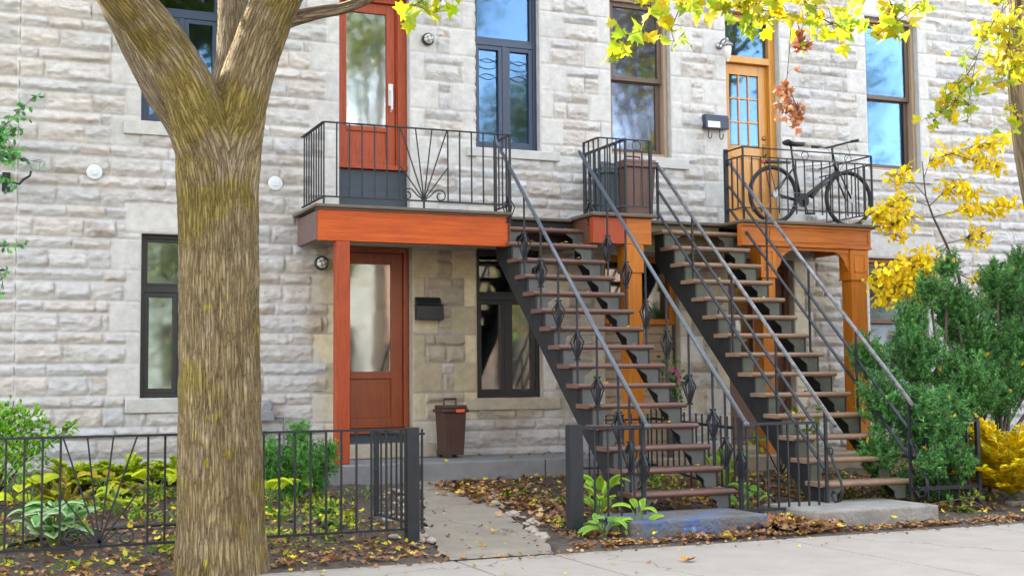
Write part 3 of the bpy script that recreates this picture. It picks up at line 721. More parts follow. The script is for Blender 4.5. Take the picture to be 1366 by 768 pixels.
def lower_right_openings():
    # window and wooden siding under the right balcony
    a, b, c, d = OPEN['w3l']; a += .004; b -= .004; d -= .004; y = .10
    f = MB(); frame_bars(f, a, b, 2.06, d, .07, y, y + .12)
    w_ = f.build('window', 'orange', house_right, bevel=.005)
    pane(w_, a + .06, b - .06, 2.12, d - .06, y + .06, 'glass_low')
    MB().box(b - .12, b - .06, y - .02, y + .1, c, 2.055).build('casing', 'tanwood', w_)
    s = MB()
    for i in range(14):
        z0 = c + .02 + .113 * i; s.add([(a, y + .05, z0), (b - .122, y + .05, z0), (b - .122, y + .075, z0 + .112), (a, y + .075, z0 + .112), (a, y + .11, z0), (b - .122, y + .11, z0), (b - .122, y + .11, z0 + .112), (a, y + .11, z0 + .112)],
                                        [(0, 1, 2, 3), (7, 6, 5, 4), (0, 4, 5, 1), (3, 2, 6, 7), (0, 3, 7, 4), (1, 5, 6, 2)])
    s.build('siding', 'tanwood', w_)
    reveal(house_right, 'w3l', 'sill_tan')
    a, b, c, d = OPEN['d3l']; a += .004; b -= .004; d -= .004
    f = MB().box(a, a + .07, y, y + .14, c, d).box(b - .07, b, y, y + .14, c, d).box(a + .07, b - .07, y, y + .14, d - .08, d)
    dl, dr, db, dt = a + .072, b - .072, c + .05, d - .082
    lf = MB(); gx0, gx1 = dl + .13, dr - .13
    lf.box(dl, gx0, y + .05, y + .1, db, dt).box(gx1, dr, y + .05, y + .1, db, dt).box(gx0, gx1, y + .05, y + .1, dt - .16, dt).box(gx0, gx1, y + .05, y + .1, db, db + .2)
    lf.box(gx0, gx1, y + .05, y + .1, 1.35, 1.5).box(gx0, gx1, y + .07, y + .095, db + .2, 1.35)
    xm = (gx0 + gx1) / 2; lf.box(xm - .04, xm + .04, y + .052, y + .098, 1.5, dt - .16)
    o = lf.build('door', 'oldbrown', house_right, bevel=.005)
    f.build('frame', 'oldbrown', o, bevel=.005)
    pane(o, gx0, xm - .04, 1.5, dt - .16, y + .07, 'glass_door'); pane(o, xm + .04, gx1, 1.5, dt - .16, y + .07, 'glass_door')
    MB().ball((dl + .06, y + .02, 1.42), .03).build('handle', 'brass', o)
    MB().box(a, b, y - .02, y + .14, c, c + .048).build('threshold', 'tanslab', o)
    reveal(house_right, 'd3l', 'sill_tan')
lower_right_openings()

# ------------------------------------------------------------------ wall fixtures
def bulkhead(loc, label, r=.075):
    t = thing('wall_lamp', label, 'lamp', loc, 'round bulkhead wall lamps')
    x, y, z = loc
    MB().lathe((x, y, z), (0, -1, 0), [(r, 0), (r, .03), (r * .96, .045), (r * .80, .05)], 28).build('housing', 'black', t, smooth=False)
    MB().lathe((x, y, z), (0, -1, 0), [(r * .79, .03), (r * .77, .055), (r * .6, .075), (r * .3, .088), (0, .09)], 24).build('diffuser', 'opal', t, smooth=True)
    g = MB(); 
    for k in (-.36, .36):
        h = math.sqrt(1 - k * k)
        for sw in (0, 1):
            pts = []
            for i in range(9):
                s = -h + 2 * h * i / 8; q = math.sqrt(max(0, 1 - (k * k + s * s))); u, v = (k, s) if sw else (s, k)
                u2, v2 = (u * .94 - v * .34, u * .34 + v * .94)
                pts.append((x + u2 * r * .84, y - .05 - .048 * q, z + v2 * r * .84))
            g.tube(pts, .003, 5)
    g.build('guard', 'black', t)
bulkhead((4.985, -.02, 5.415), 'round black caged wall lamp beside the upper red door')
bulkhead((3.69, -.045, 2.71), 'round black caged wall lamp under the balcony beside the lower red door', .08)

def lantern():
    x, y, z = 9.03, -.03, 5.66
    t = thing('wall_lantern', 'old silver carriage lantern on a scrolled arm beside the honey coloured door', 'lantern', (x, y, z))
    MB().lathe((x, y + .01, z + .06), (0, -1, 0), [(.05, 0), (.05, .015), (.02, .03)], 16).tube([(x, y, z + .06), (x, y - .06, z + .12), (x + .02, y - .13, z + .13), (x + .03, y - .15, z + .08)], .012).build('arm', 'chrome', t, smooth=True)
    c = (x + .03, y - .15, z)
    MB().lathe((c[0], c[1], z - .14), (0, 0, 1), [(.004, -.05), (.02, -.03), (.012, -.02), (.035, 0), (.05, .10), (.055, .17)], 12).build('glass', 'opal', t, smooth=True)
    MB().lathe((c[0], c[1], z + .03), (0, 0, 1), [(.078, 0), (.075, .012), (.05, .035), (.03, .06), (.012, .07), (.018, .085), (.004, .11)], 16).build('cap', 'chrome', t, smooth=True)
lantern()

for loc, lab in (((1.222, -.035, 3.615), 'white round vent cover on the stone wall left of the tree'), ((3.163, -.035, 3.595), 'white round vent cover on the stone wall just right of the tree trunk')):
    t = MB().lathe(loc, (0, -1, 0), [(.082, 0), (.082, .012), (.074, .022), (.02, .026), (0, .026)], 32).build('vent_cover', 'white', smooth=False)
    tag(t, lab, 'vent', 'white wall vents')
    MB().box(loc[0] - .03, loc[0] + .03, loc[1] - .034, loc[1] - .027, loc[2] - .03, loc[2] + .03).build('knob', 'white', t, bevel=.01)

def mailbox_plain():
    x0, x1 = 4.81, 5.135
    t = thing('mailbox', 'plain black metal mailbox with sloping lid beside the lower red door', 'mailbox', (4.97, 0, 2.2))
    MB().prism([(-.02, 2.08), (-.13, 2.08), (-.13, 2.235), (-.10, 2.26), (-.02, 2.26)], 'yz', x0, x1).build('box', 'black', t, bevel=.006)
    MB().prism([(-.02, 2.265), (-.105, 2.265), (-.06, 2.345), (-.02, 2.345)], 'yz', x0 - .0, x1 - .02).build('lid', 'black', t, bevel=.006)
mailbox_plain()
def mailbox_hooks():
    x0, x1 = 8.75, 9.10
    t = thing('mailbox', 'dark blue mailbox with white paper label and two newspaper hooks beside the honey coloured door', 'mailbox', (8.93, 0, 4.7))
    MB().prism([(-.02, 4.60), (-.12, 4.60), (-.12, 4.745), (-.09, 4.785), (-.02, 4.785)], 'yz', x0, x1).build('box', mat('dark_blue_enamel', (.016, .026, .055), .3), t, bevel=.006)
    MB().box(x0 + .03, x0 + .21, -.1235, -.1205, 4.612, 4.69).build('paper_label', 'paper', t)
    for x in (x0 + .09, x1 - .09):
        MB().tube([(x, -.03, 4.6), (x, -.03, 4.50), (x, -.06, 4.475), (x, -.10, 4.48), (x, -.115, 4.53)], .006, 6).build('hook', 'iron', t)
mailbox_hooks()
def meter():
    t = thing('gas_meter', 'small grey gas meter and pipes on the wall right of the tree', 'meter', (3.05, 0, 1.05))
    MB().lathe((3.06, -.05, 1.10), (0, -1, 0), [(.06, 0), (.075, .02), (.075, .07), (.05, .09)], 16).box(2.98, 3.14, -.16, -.06, .95, 1.06).build('body', 'grey_pipe', t, bevel=.006)
    MB().tube([(3.0, -.1, .96), (3.0, -.1, .5)], .016).tube([(3.12, -.1, .98), (3.26, -.1, .98), (3.26, -.1, .46)], .016).build('pipe', 'grey_pipe', t, smooth=True)
meter()
def doorbell():
    t = MB().box(8.86, 8.95, -.03, -.0, 2.2, 2.34).build('door_buzzer', 'black', bevel=.004); tag(t, 'small dark buzzer box on the tan stone behind the stairs', 'buzzer')
    MB().box(8.885, 8.925, -.036, -.031, 2.25, 2.29).build('button', 'chrome', t)
doorbell()
def wall_hook():
    t = thing('plant_hook', 'black curved iron plant hook on the wall among the vine', 'hook', (.35, 0, 3.45))
    a = at(12, 238, -.3); b = at(40, 232, -.3)
    MB().box(a.x - .06, a.x + .02, -.05, -.02, a.z - .1, a.z + .1).build('plate', 'iron', t)
    MB().tube([(a.x - .02, -.04, a.z), (a.x + .02, -.2, a.z - .02), (a.x + .1, -.28, a.z - .05), (b.x - .06, -.3, b.z - .06), (b.x, -.3, b.z - .02), (b.x + .01, -.3, b.z + .03)], .012, 8).build('arm', 'iron', t, smooth=True)
wall_hook()

# ------------------------------------------------------------------ iron work
def baluster(parent, a, b, w=.014, m='iron', name='baluster'):
    return MB().bar(a, b, w).build(name, m, parent)

def rail_run(parent, A, B, ztop, zbot, n=None, pts=None, bw=.014, top=(.035, .012), zt_over=None, name='baluster', zend=None):
    """top and bottom rail between A and B (x,y) with upright bars at fractions pts"""
    ax, ay = A; bx, by = B
    r1 = MB().bar((ax, ay, ztop), (bx, by, ztop), top[0], top[1]).build('top_rail', 'iron', parent)
    r2 = MB().bar((ax, ay, zbot), (bx, by, zbot), .022, .016).build('bottom_rail', 'iron', parent)
    fr = pts if pts is not None else [(i + .5) / n for i in range(n)]
    for f in fr:
        x, y = ax + (bx - ax) * f, ay + (by - ay) * f
        baluster(parent, (x, y, zend if zend else zbot), (x, y, ztop), bw, name=name)

def spiral(mb, c, r0, r1, a0, turns, r, plane='x', n=26):
    pts = []
    for i in range(n):
        t = i / (n - 1); a = a0 + turns * 2 * PI * t; rr = r0 + (r1 - r0) * t
        u, v = math.cos(a) * rr, math.sin(a) * rr
        pts.append((c[0] + u, c[1], c[2] + v) if plane == 'x' else (c[0], c[1] + u, c[2] + v))
    mb.tube(pts, r, 6)

def sunburst(parent, xa, xb, y, ztop, zbot, name='sunburst'):
    xm = (xa + xb) / 2; s = MB(); hub = (xm, y, zbot + .01)
    for x, z in ((xa + .01, ztop), (xa + .33 * (xb - xa), ztop), (xa + .67 * (xb - xa), ztop), (xb - .01, ztop), (xa, zbot + (ztop - zbot) * .48), (xb, zbot + (ztop - zbot) * .48)):
        s.bar(hub, (x, y, z), .012, .012, up=(0, 1, 0))
    for sg in (-1, 1):
        hw = (xb - xa) * .20; c = (xm + sg * (xb - xa) * .34, y, zbot + hw * .55)
        pts = [(xm + sg * .02, y, zbot + .02), (xm + sg * (xb - xa) * .14, y, zbot + hw * .55), (xm + sg * (xb - xa) * .26, y, zbot + hw * 1.15)]
        for i in range(14):
            a = PI * .6 - i * .52; rr = hw * .62 * (1 - i / 22)
            pts.append((c[0] + sg * math.cos(a) * rr, y, c[2] + math.sin(a) * rr))
        s.tube(pts, .0075, 6)
    s.lathe(hub, (0, 0, 1), [(.03, -.012), (.03, .012)], 10)
    return s.build(name, 'iron', parent)

# --- left balcony
def balcony_left():
    yf = -1.0; xl, xr = 3.42, 5.62; zd = 3.215
    t = thing('balcony', 'small balcony with red beam and sunburst iron railing at the upper red door', 'balcony', (4.5, -.5, zd))
    MB().box(xl - .06, xr + .0, yf - .06, -.03, zd, zd + .035).build('deck', 'deck', t, bevel=.008)
    MB().box(xl, xr, yf, yf + .09, 2.865, zd - .02).build('beam', 'redbeam', t, bevel=.004)
    MB().box(xl - .004, xl + .05, yf + .092, -.05, 2.89, zd - .02).build('side_board', 'flash', t)
    MB().box(xl - .02, xr, yf - .02, yf + .12, zd - .019, zd - .001).build('flashing', 'flash', t)
    MB().box(xl + .052, xr, yf + .093, -.06, 3.10, 3.14).build('soffit', 'deck', t)
    MB().box(3.605, 3.757, yf + .0, yf + .12, .502, 2.863).build('post', 'redwood', t, bevel=.005)
    zt, zb = 4.135, 3.335
    rl = MB().bar((xl + .05, yf, zt), (xr + .02, yf, zt), .04, .012).bar((xl + .05, yf, zt), (xl + .05, -.05, zt), .04, .012).build('railing', 'iron', t)
    MB().bar((xl + .05, yf, zb), (xr + .02, yf, zb), .022, .016).bar((xl + .05, yf, zb), (xl + .05, -.05, zb), .022, .016).build('bottom_rail', 'iron', rl)
    x0, x1 = xl + .05, xr
    st = .1405; xs_ = [x0 + st * k for k in range(16)]
    for k, x in enumerate(xs_):
        if k in (7, 8, 9): continue
        baluster(rl, (x, yf, zb), (x, yf, zt))
    sunburst(rl, xs_[6], xs_[10], yf, zt, zb)
    for k in range(1, 9): baluster(rl, (x0, yf + .108 * k, zb), (x0, yf + .108 * k, zt))
    for x in (x0, xs_[8]): baluster(rl, (x, yf, zd + .03), (x, yf, zb), .018, name='foot')
    yb = -.56
    MB().bar((xr, yf, zt - .005), (xr, yb, zt - .005), .04, .012).build('top_rail', 'iron', rl); MB().bar((xr, yf, zb), (xr, yb, zb), .022, .016).build('bottom_rail', 'iron', rl)
    for k in range(1, 4): baluster(rl, (xr, yf + .11 * k, zb), (xr, yf + .11 * k, zt))
    baluster(rl, (xr, yf, zd + .03), (xr, yf, zt), .022, name='post'); baluster(rl, (xr, yb, zd + .03), (xr, yb, zt), .032, name='post')
balcony_left()

# --- right balcony: bay between the two stairs, landing behind the second stair, long part with the bicycle
def balcony_right():
    yf = -1.12; zd = 3.24
    t = thing('balcony', 'orange panelled balcony that carries the bicycle and the upper bins', 'balcony', (8.6, -.6, zd))
    MB().box(6.56, 7.42, yf - .06, -.03, zd, zd + .045).box(7.42, 8.60, -.72, -.031, zd + .001, zd + .044).box(8.60, 10.64, yf - .06, -.03, zd, zd + .045).box(5.64, 6.56, -.66, -.031, zd - .02, zd + .02).build('deck', 'deck', t, bevel=.015)
    ob = MB().box(7.03, 7.36, yf, yf + .1, 2.93, zd - .004).build('beam', 'orangebeam', t, bevel=.006)
    MB().box(6.60, 7.028, yf + .001, yf + .1, 2.93, zd - .004).build('beam', 'redwood', t, bevel=.006)
    MB().box(7.44, 8.58, -.64, -.56, 2.90, zd - .004).build('fascia', 'olive', t)
    MB().box(5.66, 6.58, -.60, -.54, 2.90, zd - .03).build('fascia', 'stringer', t)
    b = MB().box(8.60, 10.52, yf, yf + .1, 2.97, zd - .004).build('beam', 'orangebeam', t, bevel=.006)
    mo = MB()
    px0, px1, pz0, pz1 = 9.0, 10.48, 3.03, 3.19
    for (a, bb, c, d) in ((px0, px1, pz1 - .012, pz1), (px0, px1, pz0, pz0 + .012), (px0, px0 + .012, pz0, pz1), (px1 - .012, px1, pz0, pz1)):
        mo.box(a, bb, yf - .01, yf - .0005, c, d)
    mo.box(8.60, 10.52, yf - .022, yf - .0005, 2.972, 2.995).box(8.60, 10.52, yf - .028, yf - .0005, 3.212, 3.235)
    mo.build('moulding', 'orangebeam', b)
    MB().box(10.44, 10.52, yf + .102, -.05, 2.97, zd - .004).build('side_board', 'orangebeam', t)
    MB().box(6.60, 6.68, yf + .102, -.05, 2.93, zd - .004).build('side_board', 'oldbrown', t)
    MB().box(6.7, 10.43, -.55, -.05, 3.12, 3.16).build('soffit', 'deck', t)
    # curved brackets below the long beam
    for x, sg in ((9.12, 1), (10.19, -1)):
        pts = [(x, 2.968), (x, 2.70)] + [(x + sg * (.05 + .33 * (1 - math.cos(a))), 2.70 + .06 + .20 * math.sin(a)) for a in [i * PI / 2 / 6 for i in range(7)]]
        MB().prism(pts, 'xz', yf + .03, yf + .07).build('bracket', 'orangebeam', t)
    MB().prism([(9.12, 2.969), (10.19, 2.969), (10.19, 2.915), (9.95, 2.93), (9.65, 2.935), (9.35, 2.93), (9.12, 2.915)], 'xz', yf + .02, yf + .06).build('arch_board', 'orangebeam', t)
    for x0, x1, zb_ in ((7.03, 7.255, .46), (8.87, 9.10, .46), (10.20, 10.475, .30)):
        p = MB().box(x0 + .02, x1 - .02, yf + .02, yf + .22, zb_, 2.60).box(x0, x1, yf + .002, yf + .24, 2.60, 2.966 if x0 > 8 else 2.928).build('post', 'orange', t, bevel=.006)
        if x0 > 8:
            q = MB(); u0, u1, v0, v1 = x0 + .055, x1 - .055, 2.68, 2.91
            for (a, bb, c, d) in ((u0, u1, v1 - .012, v1), (u0, u1, v0, v0 + .012), (u0, u0 + .012, v0, v1), (u1 - .012, u1, v0, v1)): q.box(a, bb, yf - .006, yf + .0015, c, d)
            q.box(x0 - .008, x1 + .008, yf - .008, yf + .245, 2.585, 2.61)
            q.build('moulding', 'orange', p)
    # railing round the bay
    zt, zb = 4.155, 3.37; zf = zd + .04
    rl = MB().bar((6.68, -.74, zt), (6.68, yf, zt), .03, .012).bar((6.68, yf, zt), (7.03, yf, zt), .03, .012).bar((7.03, yf, zt), (7.03, -.04, zt), .034, .026).build('railing', 'iron', t)
    MB().bar((6.68, -.74, zb), (6.68, yf, zb), .02, .014).bar((6.68, yf, zb), (7.36, yf, zb), .02, .014).bar((7.03, yf, zb), (7.03, -.04, zb), .02, .014).build('bottom_rail', 'iron', rl)
    for k in range(4): baluster(rl, (6.68, -.74 - .127 * k, zf if k == 0 else zb), (6.68, -.74 - .127 * k, zt), .024 if k == 0 else .014)
    for k in range(1, 4): baluster(rl, (6.68 + .1167 * k, yf, zb if k < 3 else zf), (6.68 + .1167 * k, yf, zt), .014 if k < 3 else .024)
    for k in range(1, 9): baluster(rl, (7.03, yf + .13 * k, zb), (7.03, yf + .13 * k, zt))
    MB().bar((7.03, yf, zt - .0), (7.36, yf, zt - .0), .03, .01).torus((7.18, yf, zt - .065), (0, 1, 0), .055, .005, 24, 6).build('ring_rail', 'iron', rl)
    MB().bar((7.03, yf, zt - .13), (7.36, yf, zt - .13), .02, .01).build('mid_rail', 'iron', rl)
    for k in (1, 2): baluster(rl, (7.03 + .11 * k, yf, zb), (7.03 + .11 * k, yf, zt - .13))
    baluster(rl, (7.36, yf, zf), (7.36, yf, zt + .0), .034, name='post')
    # railing in front of the bicycle
    r2 = MB().bar((8.64, -.74, 4.17), (8.64, yf, 4.17), .03, .012).bar((8.64, yf, 4.17), (10.56, yf, 4.17), .03, .012).bar((10.56, yf, 4.17), (10.56, -.04, 4.17), .03, .012).build('railing', 'iron', t)
    zm = 4.06; zb2 = 3.43
    MB().bar((8.64, -.74, zm), (8.64, yf, zm), .02, .014).bar((8.64, yf, zm), (10.56, yf, zm), .02, .014).bar((10.56, yf, zm), (10.56, -.04, zm), .02, .014).build('mid_rail', 'iron', r2)
    MB().bar((8.64, -.74, zb2), (8.64, yf, zb2), .02, .014).bar((8.64, yf, zb2), (10.56, yf, zb2), .02, .014).bar((10.56, yf, zb2), (10.56, -.04, zb2), .02, .014).build('bottom_rail', 'iron', r2)
    n = 15
    for k in range(n + 1):
        x = 8.64 + (10.56 - 8.64) * k / n; baluster(r2, (x, yf, zf if k in (0, n) else zb2 - .05), (x, yf, zm if k not in (0, n) else 4.17), .02 if k in (0, n) else .013)
    for k in range(1, 8): baluster(r2, (10.56, yf + .135 * k, zb2), (10.56, yf + .135 * k, zm), .013)
    for k in (1, 2): baluster(r2, (8.64, -.74 - .127 * k, zb2), (8.64, -.74 - .127 * k, zm), .013)
    for x in (9.55, 10.2): MB().torus((x, yf, 4.115), (0, 1, 0), .05, .005, 24, 6).build('ring', 'iron', r2)
    baluster(r2, (8.64, -.74, zf), (8.64, -.74, 4.20), .045, name='post')
balcony_right()

# ------------------------------------------------------------------ staircases
def diamond(parent, x, y, z, h=.28, wd=.074):
    d = MB()
    for zz in (z + h * .5, z - h * .5):
        d.ball((x, y, zz), .017, 8).ball((x - .028, y, zz), .011, 6).ball((x + .028, y, zz), .011, 6)
    zu = z + h * .12
    for dx, dy in ((wd, 0), (-wd, 0), (0, wd), (0, -wd)):
        d.bar((x + dx * .12, y + dy * .12, z + h * .48), (x + dx, y + dy, zu), .020, .006, up=(dx, dy, .01))
        d.bar((x + dx, y + dy, zu), (x + dx * .15, y + dy * .15, z - h * .48), .020, .006, up=(dx, dy, .01))
    d.bar((x, y - wd * .6, zu + .05), (x, y, z - h * .46), .008, .006, up=(1, 0, 0))
    return d.build('diamond_ornament', 'iron', parent)

def staircase(label, xl, xr, y0, z0, run, rise, n, tm, bm_, rail, zdeck, ytop):
    t = thing('staircase', label, 'stairs', ((xl + xr) / 2, y0, 0))
    ys = [y0 + run * i for i in range(n)]; zs_ = [z0 + rise * i for i in range(n)]
    # treads with rounded nosing
    for i in range(n):
        prof = [(ys[i] + .29, zs_[i] - .044), (ys[i] + .012, zs_[i] - .050), (ys[i], zs_[i] - .040), (ys[i] - .008, zs_[i] - .025), (ys[i], zs_[i] - .008), (ys[i] + .012, zs_[i]), (ys[i] + .29, zs_[i])]
        MB().prism(prof, 'yz', xl, xr).build('tread', tm, t, bevel=.006)
    # cut stringers: stepped top edge, straight underside
    sx = .05
    for x in (xl + sx, xr - sx):
        top = []; 
        for i in range(n):
            zz = zs_[i] - .044
            top += [(ys[i] + .035, zz - rise + (.0 if i else .0)), (ys[i] + .035, zz)]
        top[0] = (ys[0] + .035, max(z0 - rise, .16)); 
        top += [(ytop, zs_[-1] - .044)]
        bot = [(ytop, zs_[-1] - .044 - .10 - rise), (ys[0] + .31, max(z0 - rise, .16))]
        # build as quads slice by slice so that the long outline stays clean
        s = MB()
        def zbot(y): 
            f = (y - bot[1][0]) / (bot[0][0] - bot[1][0]); return max(bot[1][1], bot[1][1] + f * (bot[0][1] - bot[1][1]))
        ycur = ys[0] + .035
        for i in range(n):
            ya = ys[i] + .035; yb = (ys[i + 1] + .035) if i + 1 < n else ytop
            zz = zs_[i] - .044
            p = [(ya, zbot(ya)), (yb, zbot(yb)), (yb, zz), (ya, zz)]
            s.prism(p, 'yz', x - .010, x + .010)
        s.build('stringer', 'stringer', t)
    # front brackets: scalloped cheek plates under every tread
    for i in range(n):
        zt = zs_[i] - .044; zb_ = zs_[i] - rise + .001 if i else max(z0 - rise, .165); h = zt - zb_; yy = ys[i] + .036
        for sg, x in ((1, xl + sx + .011), (-1, xr - sx - .011)):
            wt, wb_ = .23, .115
            pts = [(x, zt), (x, zb_), (x + sg * wb_, zb_)]
            for k in range(1, 8):
                a = k / 7; pts.append((x + sg * (wb_ + .012 * math.sin(a * PI * 3) + (wt - wb_) * a ** 2), zb_ + h * a))
            MB().prism(pts, 'xz', yy, yy + .014).build('riser_bracket', bm_, t)
    return t, ys, zs_

TAN = .9096
st1, ys1, zs1 = staircase('left outside staircase with maroon treads and diamond pattern balusters', 5.56, 6.66, -3.905, .335, .2155, .1983, 15, 'tread', 'bracket', 'rail', 3.23, -.62)
for x, xo, yb, zb in ((5.60, 5.60, -4.13, .947), (6.62, 6.62, -4.157, .943)):
    ya = -.74; za = zb + (ya - yb) * TAN
    hr = MB().tube([(x, ya, za), (x, yb, zb)], .021, 12).lathe((x, yb, zb), (0, -.74, -.67), [(.0, -.02), (.027, -.01), (.030, .005), (.027, .02), (0, .03)], 12).build('handrail', 'rail', st1, smooth=True)
    if x < 6: MB().tube([(x, ya, za), (x, -.66, za + .10), (x, -.60, za + .13)], .018, 10).build('rail_end', 'rail', hr, smooth=True)
    for k in range(8):
        i = 13 - 2 * k if k < 7 else 0
        if i < 0: continue
        y = ys1[i] + .10; zt = zb + (y - yb) * TAN - .01; zl = zs1[i] - .17
        bl = baluster(st1, (x, y, zl), (x, y, zt), .017)
        zc = zl + (zt - zl) * (.46 if k % 2 else .52)
        diamond(bl, x, y, zc)
    # newel post at the bottom
    y = -4.05; bl = baluster(st1, (x, y, .16), (x, y, zb + .06), .035, name='newel_post'); diamond(bl, x, y, .56, .30, .07)

st2, ys2, zs2 = staircase('right outside staircase with worn brown treads and plain three bar railing', 7.62, 8.70, -3.93, .355, .232, .2146, 14, 'tread_old', 'bracket_green', 'worn', 3.26, -.66)
for x, yb, zb in ((7.655, -4.106, .902), (8.665, -4.02, 1.075)):
    ya = -.76; za = zb + (ya - yb) * TAN
    hr = MB().tube([(x, ya, za), (x, yb, zb)], .021, 12).build('handrail', 'worn', st2, smooth=True)
    for off, ye in ((.30, -3.94), (.58, -3.94)):
        MB().bar((x, ya, za - off), (x, ye, za - off + (ye - ya) * TAN), .014, .034, up=(1, 0, 0)).build('lower_rail', 'iron', st2)
    for y in (-1.55, -2.35, -3.15): 
        i = int((y - ys2[0]) / .232); MB().bar((x, y, zs2[i] - .05), (x, y, za + (y - ya) * TAN), .02).build('baluster', 'iron', st2)
    y = -3.95
    MB().bar((x, y, .165), (x, y, za + (y - ya) * TAN - .01), .026).build('newel_post', 'iron', st2)
    if x < 8: MB().bar((x, -.76, 3.28), (x, -.76, za + .03), .026).build('newel_post', 'iron', st2)
    s = MB(); pts = [(x, -3.93, .78), (x, -4.0, .66), (x, -4.10, .50), (x, -4.17, .38), (x, -4.19, .29), (x, -4.15, .20), (x, -4.07, .185), (x, -4.02, .24), (x, -4.05, .29), (x, -4.085, .27)]
    s.tube(pts, .013, 8); s.torus((x, -4.02, .66), (1, 0, 0), .035, .008, 16, 6)
    s.build('scroll', 'iron', st2, smooth=True)

b1 = MB().box(5.20, 6.56, -4.58, -3.85, -.06, .165).build('step_block', 'block', bevel=.02); tag(b1, 'concrete step with worn blue paint at the foot of the left stairs', 'step')
b2 = MB().box(7.06, 8.44, -4.60, -3.72, -.06, .165).build('step_block', 'block_grey', bevel=.02); tag(b2, 'bare grey concrete step at the foot of the right stairs', 'step')

# ------------------------------------------------------------------ fences
def fences():
    y = -4.1; zt, zb = .97, .155
    t = thing('garden_fence', 'low black iron garden fence with sunburst pattern left of the path', 'fence', (1.5, y, 0))
    MB().bar((-2.5, y, zt), (3.36, y, zt), .04, .018).build('top_rail', 'iron', t)
    MB().bar((-2.5, y, zb), (3.36, y, zb), .03, .02).build('bottom_rail', 'iron', t)
    x = 3.29; xs_ = []
    bursts = [(.668, 1.224), (-1.2, -.644)]
    x = .285
    for k in range(-22, 26):
        xx = .285 + .1262 * k
        if xx > 3.33: break
        if any(a + .01 < xx < b - .01 for a, b in bursts): continue
        baluster(t, (xx, y, zb), (xx, y, zt), .016)
    for a, b in bursts:
        sunburst(t, a, b, y, zt, zb)
    MB().box(3.355, 3.46, y - .045, y + .05, -.05, .985).build('post', 'iron', t, bevel=.005)
    for zz in (.93, .23): MB().bar((3.46, y - .02, zz), (3.51, y - .02, zz), .03, .02).build('hinge', 'iron', t)
    baluster(t, (3.49, y - .02, .15), (3.49, y - .02, .97), .016, name='hinge_pin')
    # second side return at far left
    MB().bar((.2, y, .97), (.2, -1.0, 1.05), .03, .02).build('side_rail', 'iron', t)
    for k in range(1, 12): baluster(t, (.2, y + .26 * k, .15), (.2, y + .26 * k, .97), .014)
    # open gate
    g = thing('garden_gate', 'narrow black iron gate standing open beside the path', 'gate', (3.42, -4.0, 0))
    A = Vector((3.40, -4.0)); B = Vector((3.37, -3.22))
    fr = MB()
    for zz in (.93, .20): fr.bar((A.x, A.y, zz), (B.x, B.y, zz), .03, .02)
    fr.bar((B.x, B.y, .18), (B.x, B.y, .95), .045, .03).bar((A.x, A.y, .18), (A.x, A.y, .95), .025, .02); fr.build('gate_frame', 'iron', g)
    for k in range(1, 6): p = A.lerp(B, k / 6); baluster(g, (p.x, p.y, .2), (p.x, p.y, .93), .014)
    MB().bar((B.x - .02, B.y, .62), (B.x - .02, B.y - .08, .58), .012).build('latch', 'iron', g)
    # short fence between path and left stairs
    t = thing('garden_fence', 'short black iron fence panel between the path and the left stairs', 'fence', (5.2, y, 0))
    MB().box(4.83, 4.95, y - .05, y + .05, -.05, .975).build('post', 'iron', t, bevel=.005)
    MB().bar((4.95, y, .945), (5.575, y, .945), .045, .025).build('top_rail', 'iron', t); MB().bar((4.95, y, .14), (5.575, y, .14), .045, .025).build('bottom_rail', 'iron', t)
    for xx in (4.97, 5.09, 5.22, 5.35, 5.48): baluster(t, (xx, y, .14), (xx, y, .945), .014)
    # panel between the two stairs
    t = thing('garden_fence', 'black iron fence panel between the two staircases', 'fence', (7.05, y, 0))
    MB().bar((6.64, y, .94), (7.46, y, .94), .045, .025).build('top_rail', 'iron', t); MB().bar((6.56, y, .15), (7.64, y, .15), .035, .025).build('bottom_rail', 'iron', t)
    for k in range(8): xx = 6.66 + .113 * k; baluster(t, (xx, y, .15), (xx, y, .94), .016)
    MB().bar((6.72, y + .3, .80), (7.1, y + .3, .80), .03, .02).build('cross_bar', 'iron', t)
    # dividing fence between the gardens, running back to the porches
    t = thing('garden_fence', 'black iron picket fence running back behind the left stairs', 'fence', (7.1, -2, 0))
    MB().bar((7.1, -3.2, .87), (7.1, -1.5, .93), .022, .03).build('top_rail', 'black', t)
    MB().bar((7.1, -3.2, .25), (7.1, -1.5, .42), .022, .02).build('bottom_rail', 'black', t)
    for k in range(15): yy = -3.2 + .121 * k; baluster(t, (7.1, yy, .1 if k % 7 == 0 else .26 + .012 * k), (7.1, yy, .98 + .004 * k), .014)
    t = thing('garden_fence', 'low black iron pickets standing along the porch behind the left stairs', 'fence', (6.8, -1.5, 0))
    MB().bar((6.2, -1.5, .92), (7.08, -1.5, .92), .022, .02).build('top_rail', 'black', t); MB().bar((6.2, -1.5, .4), (7.08, -1.5, .4), .022, .02).build('bottom_rail', 'black', t)
    for k in range(9): baluster(t, (6.22 + .105 * k, -1.5, .28), (6.22 + .105 * k, -1.5, .98), .013)
    # fence right of the second stairs, half hidden in the yew
    y2 = -4.0
    t = thing('garden_fence', 'black iron fence panel half hidden under the dark green yew', 'fence', (9.1, y2, 0))
    MB().bar((8.7, y2, .26), (9.48, y2, .26), .03, .04).build('bottom_rail', 'iron', t); MB().bar((8.7, y2, .92), (9.48, y2, .92), .03, .03).build('top_rail', 'iron', t)
    for k in range(1, 6): baluster(t, (8.7 + .13 * k, y2, .14), (8.7 + .13 * k, y2, .92), .016)
    MB().box(9.46, 9.50, y2 - .02, y2 + .02, .0, .95).build('post', 'iron', t)
fences()

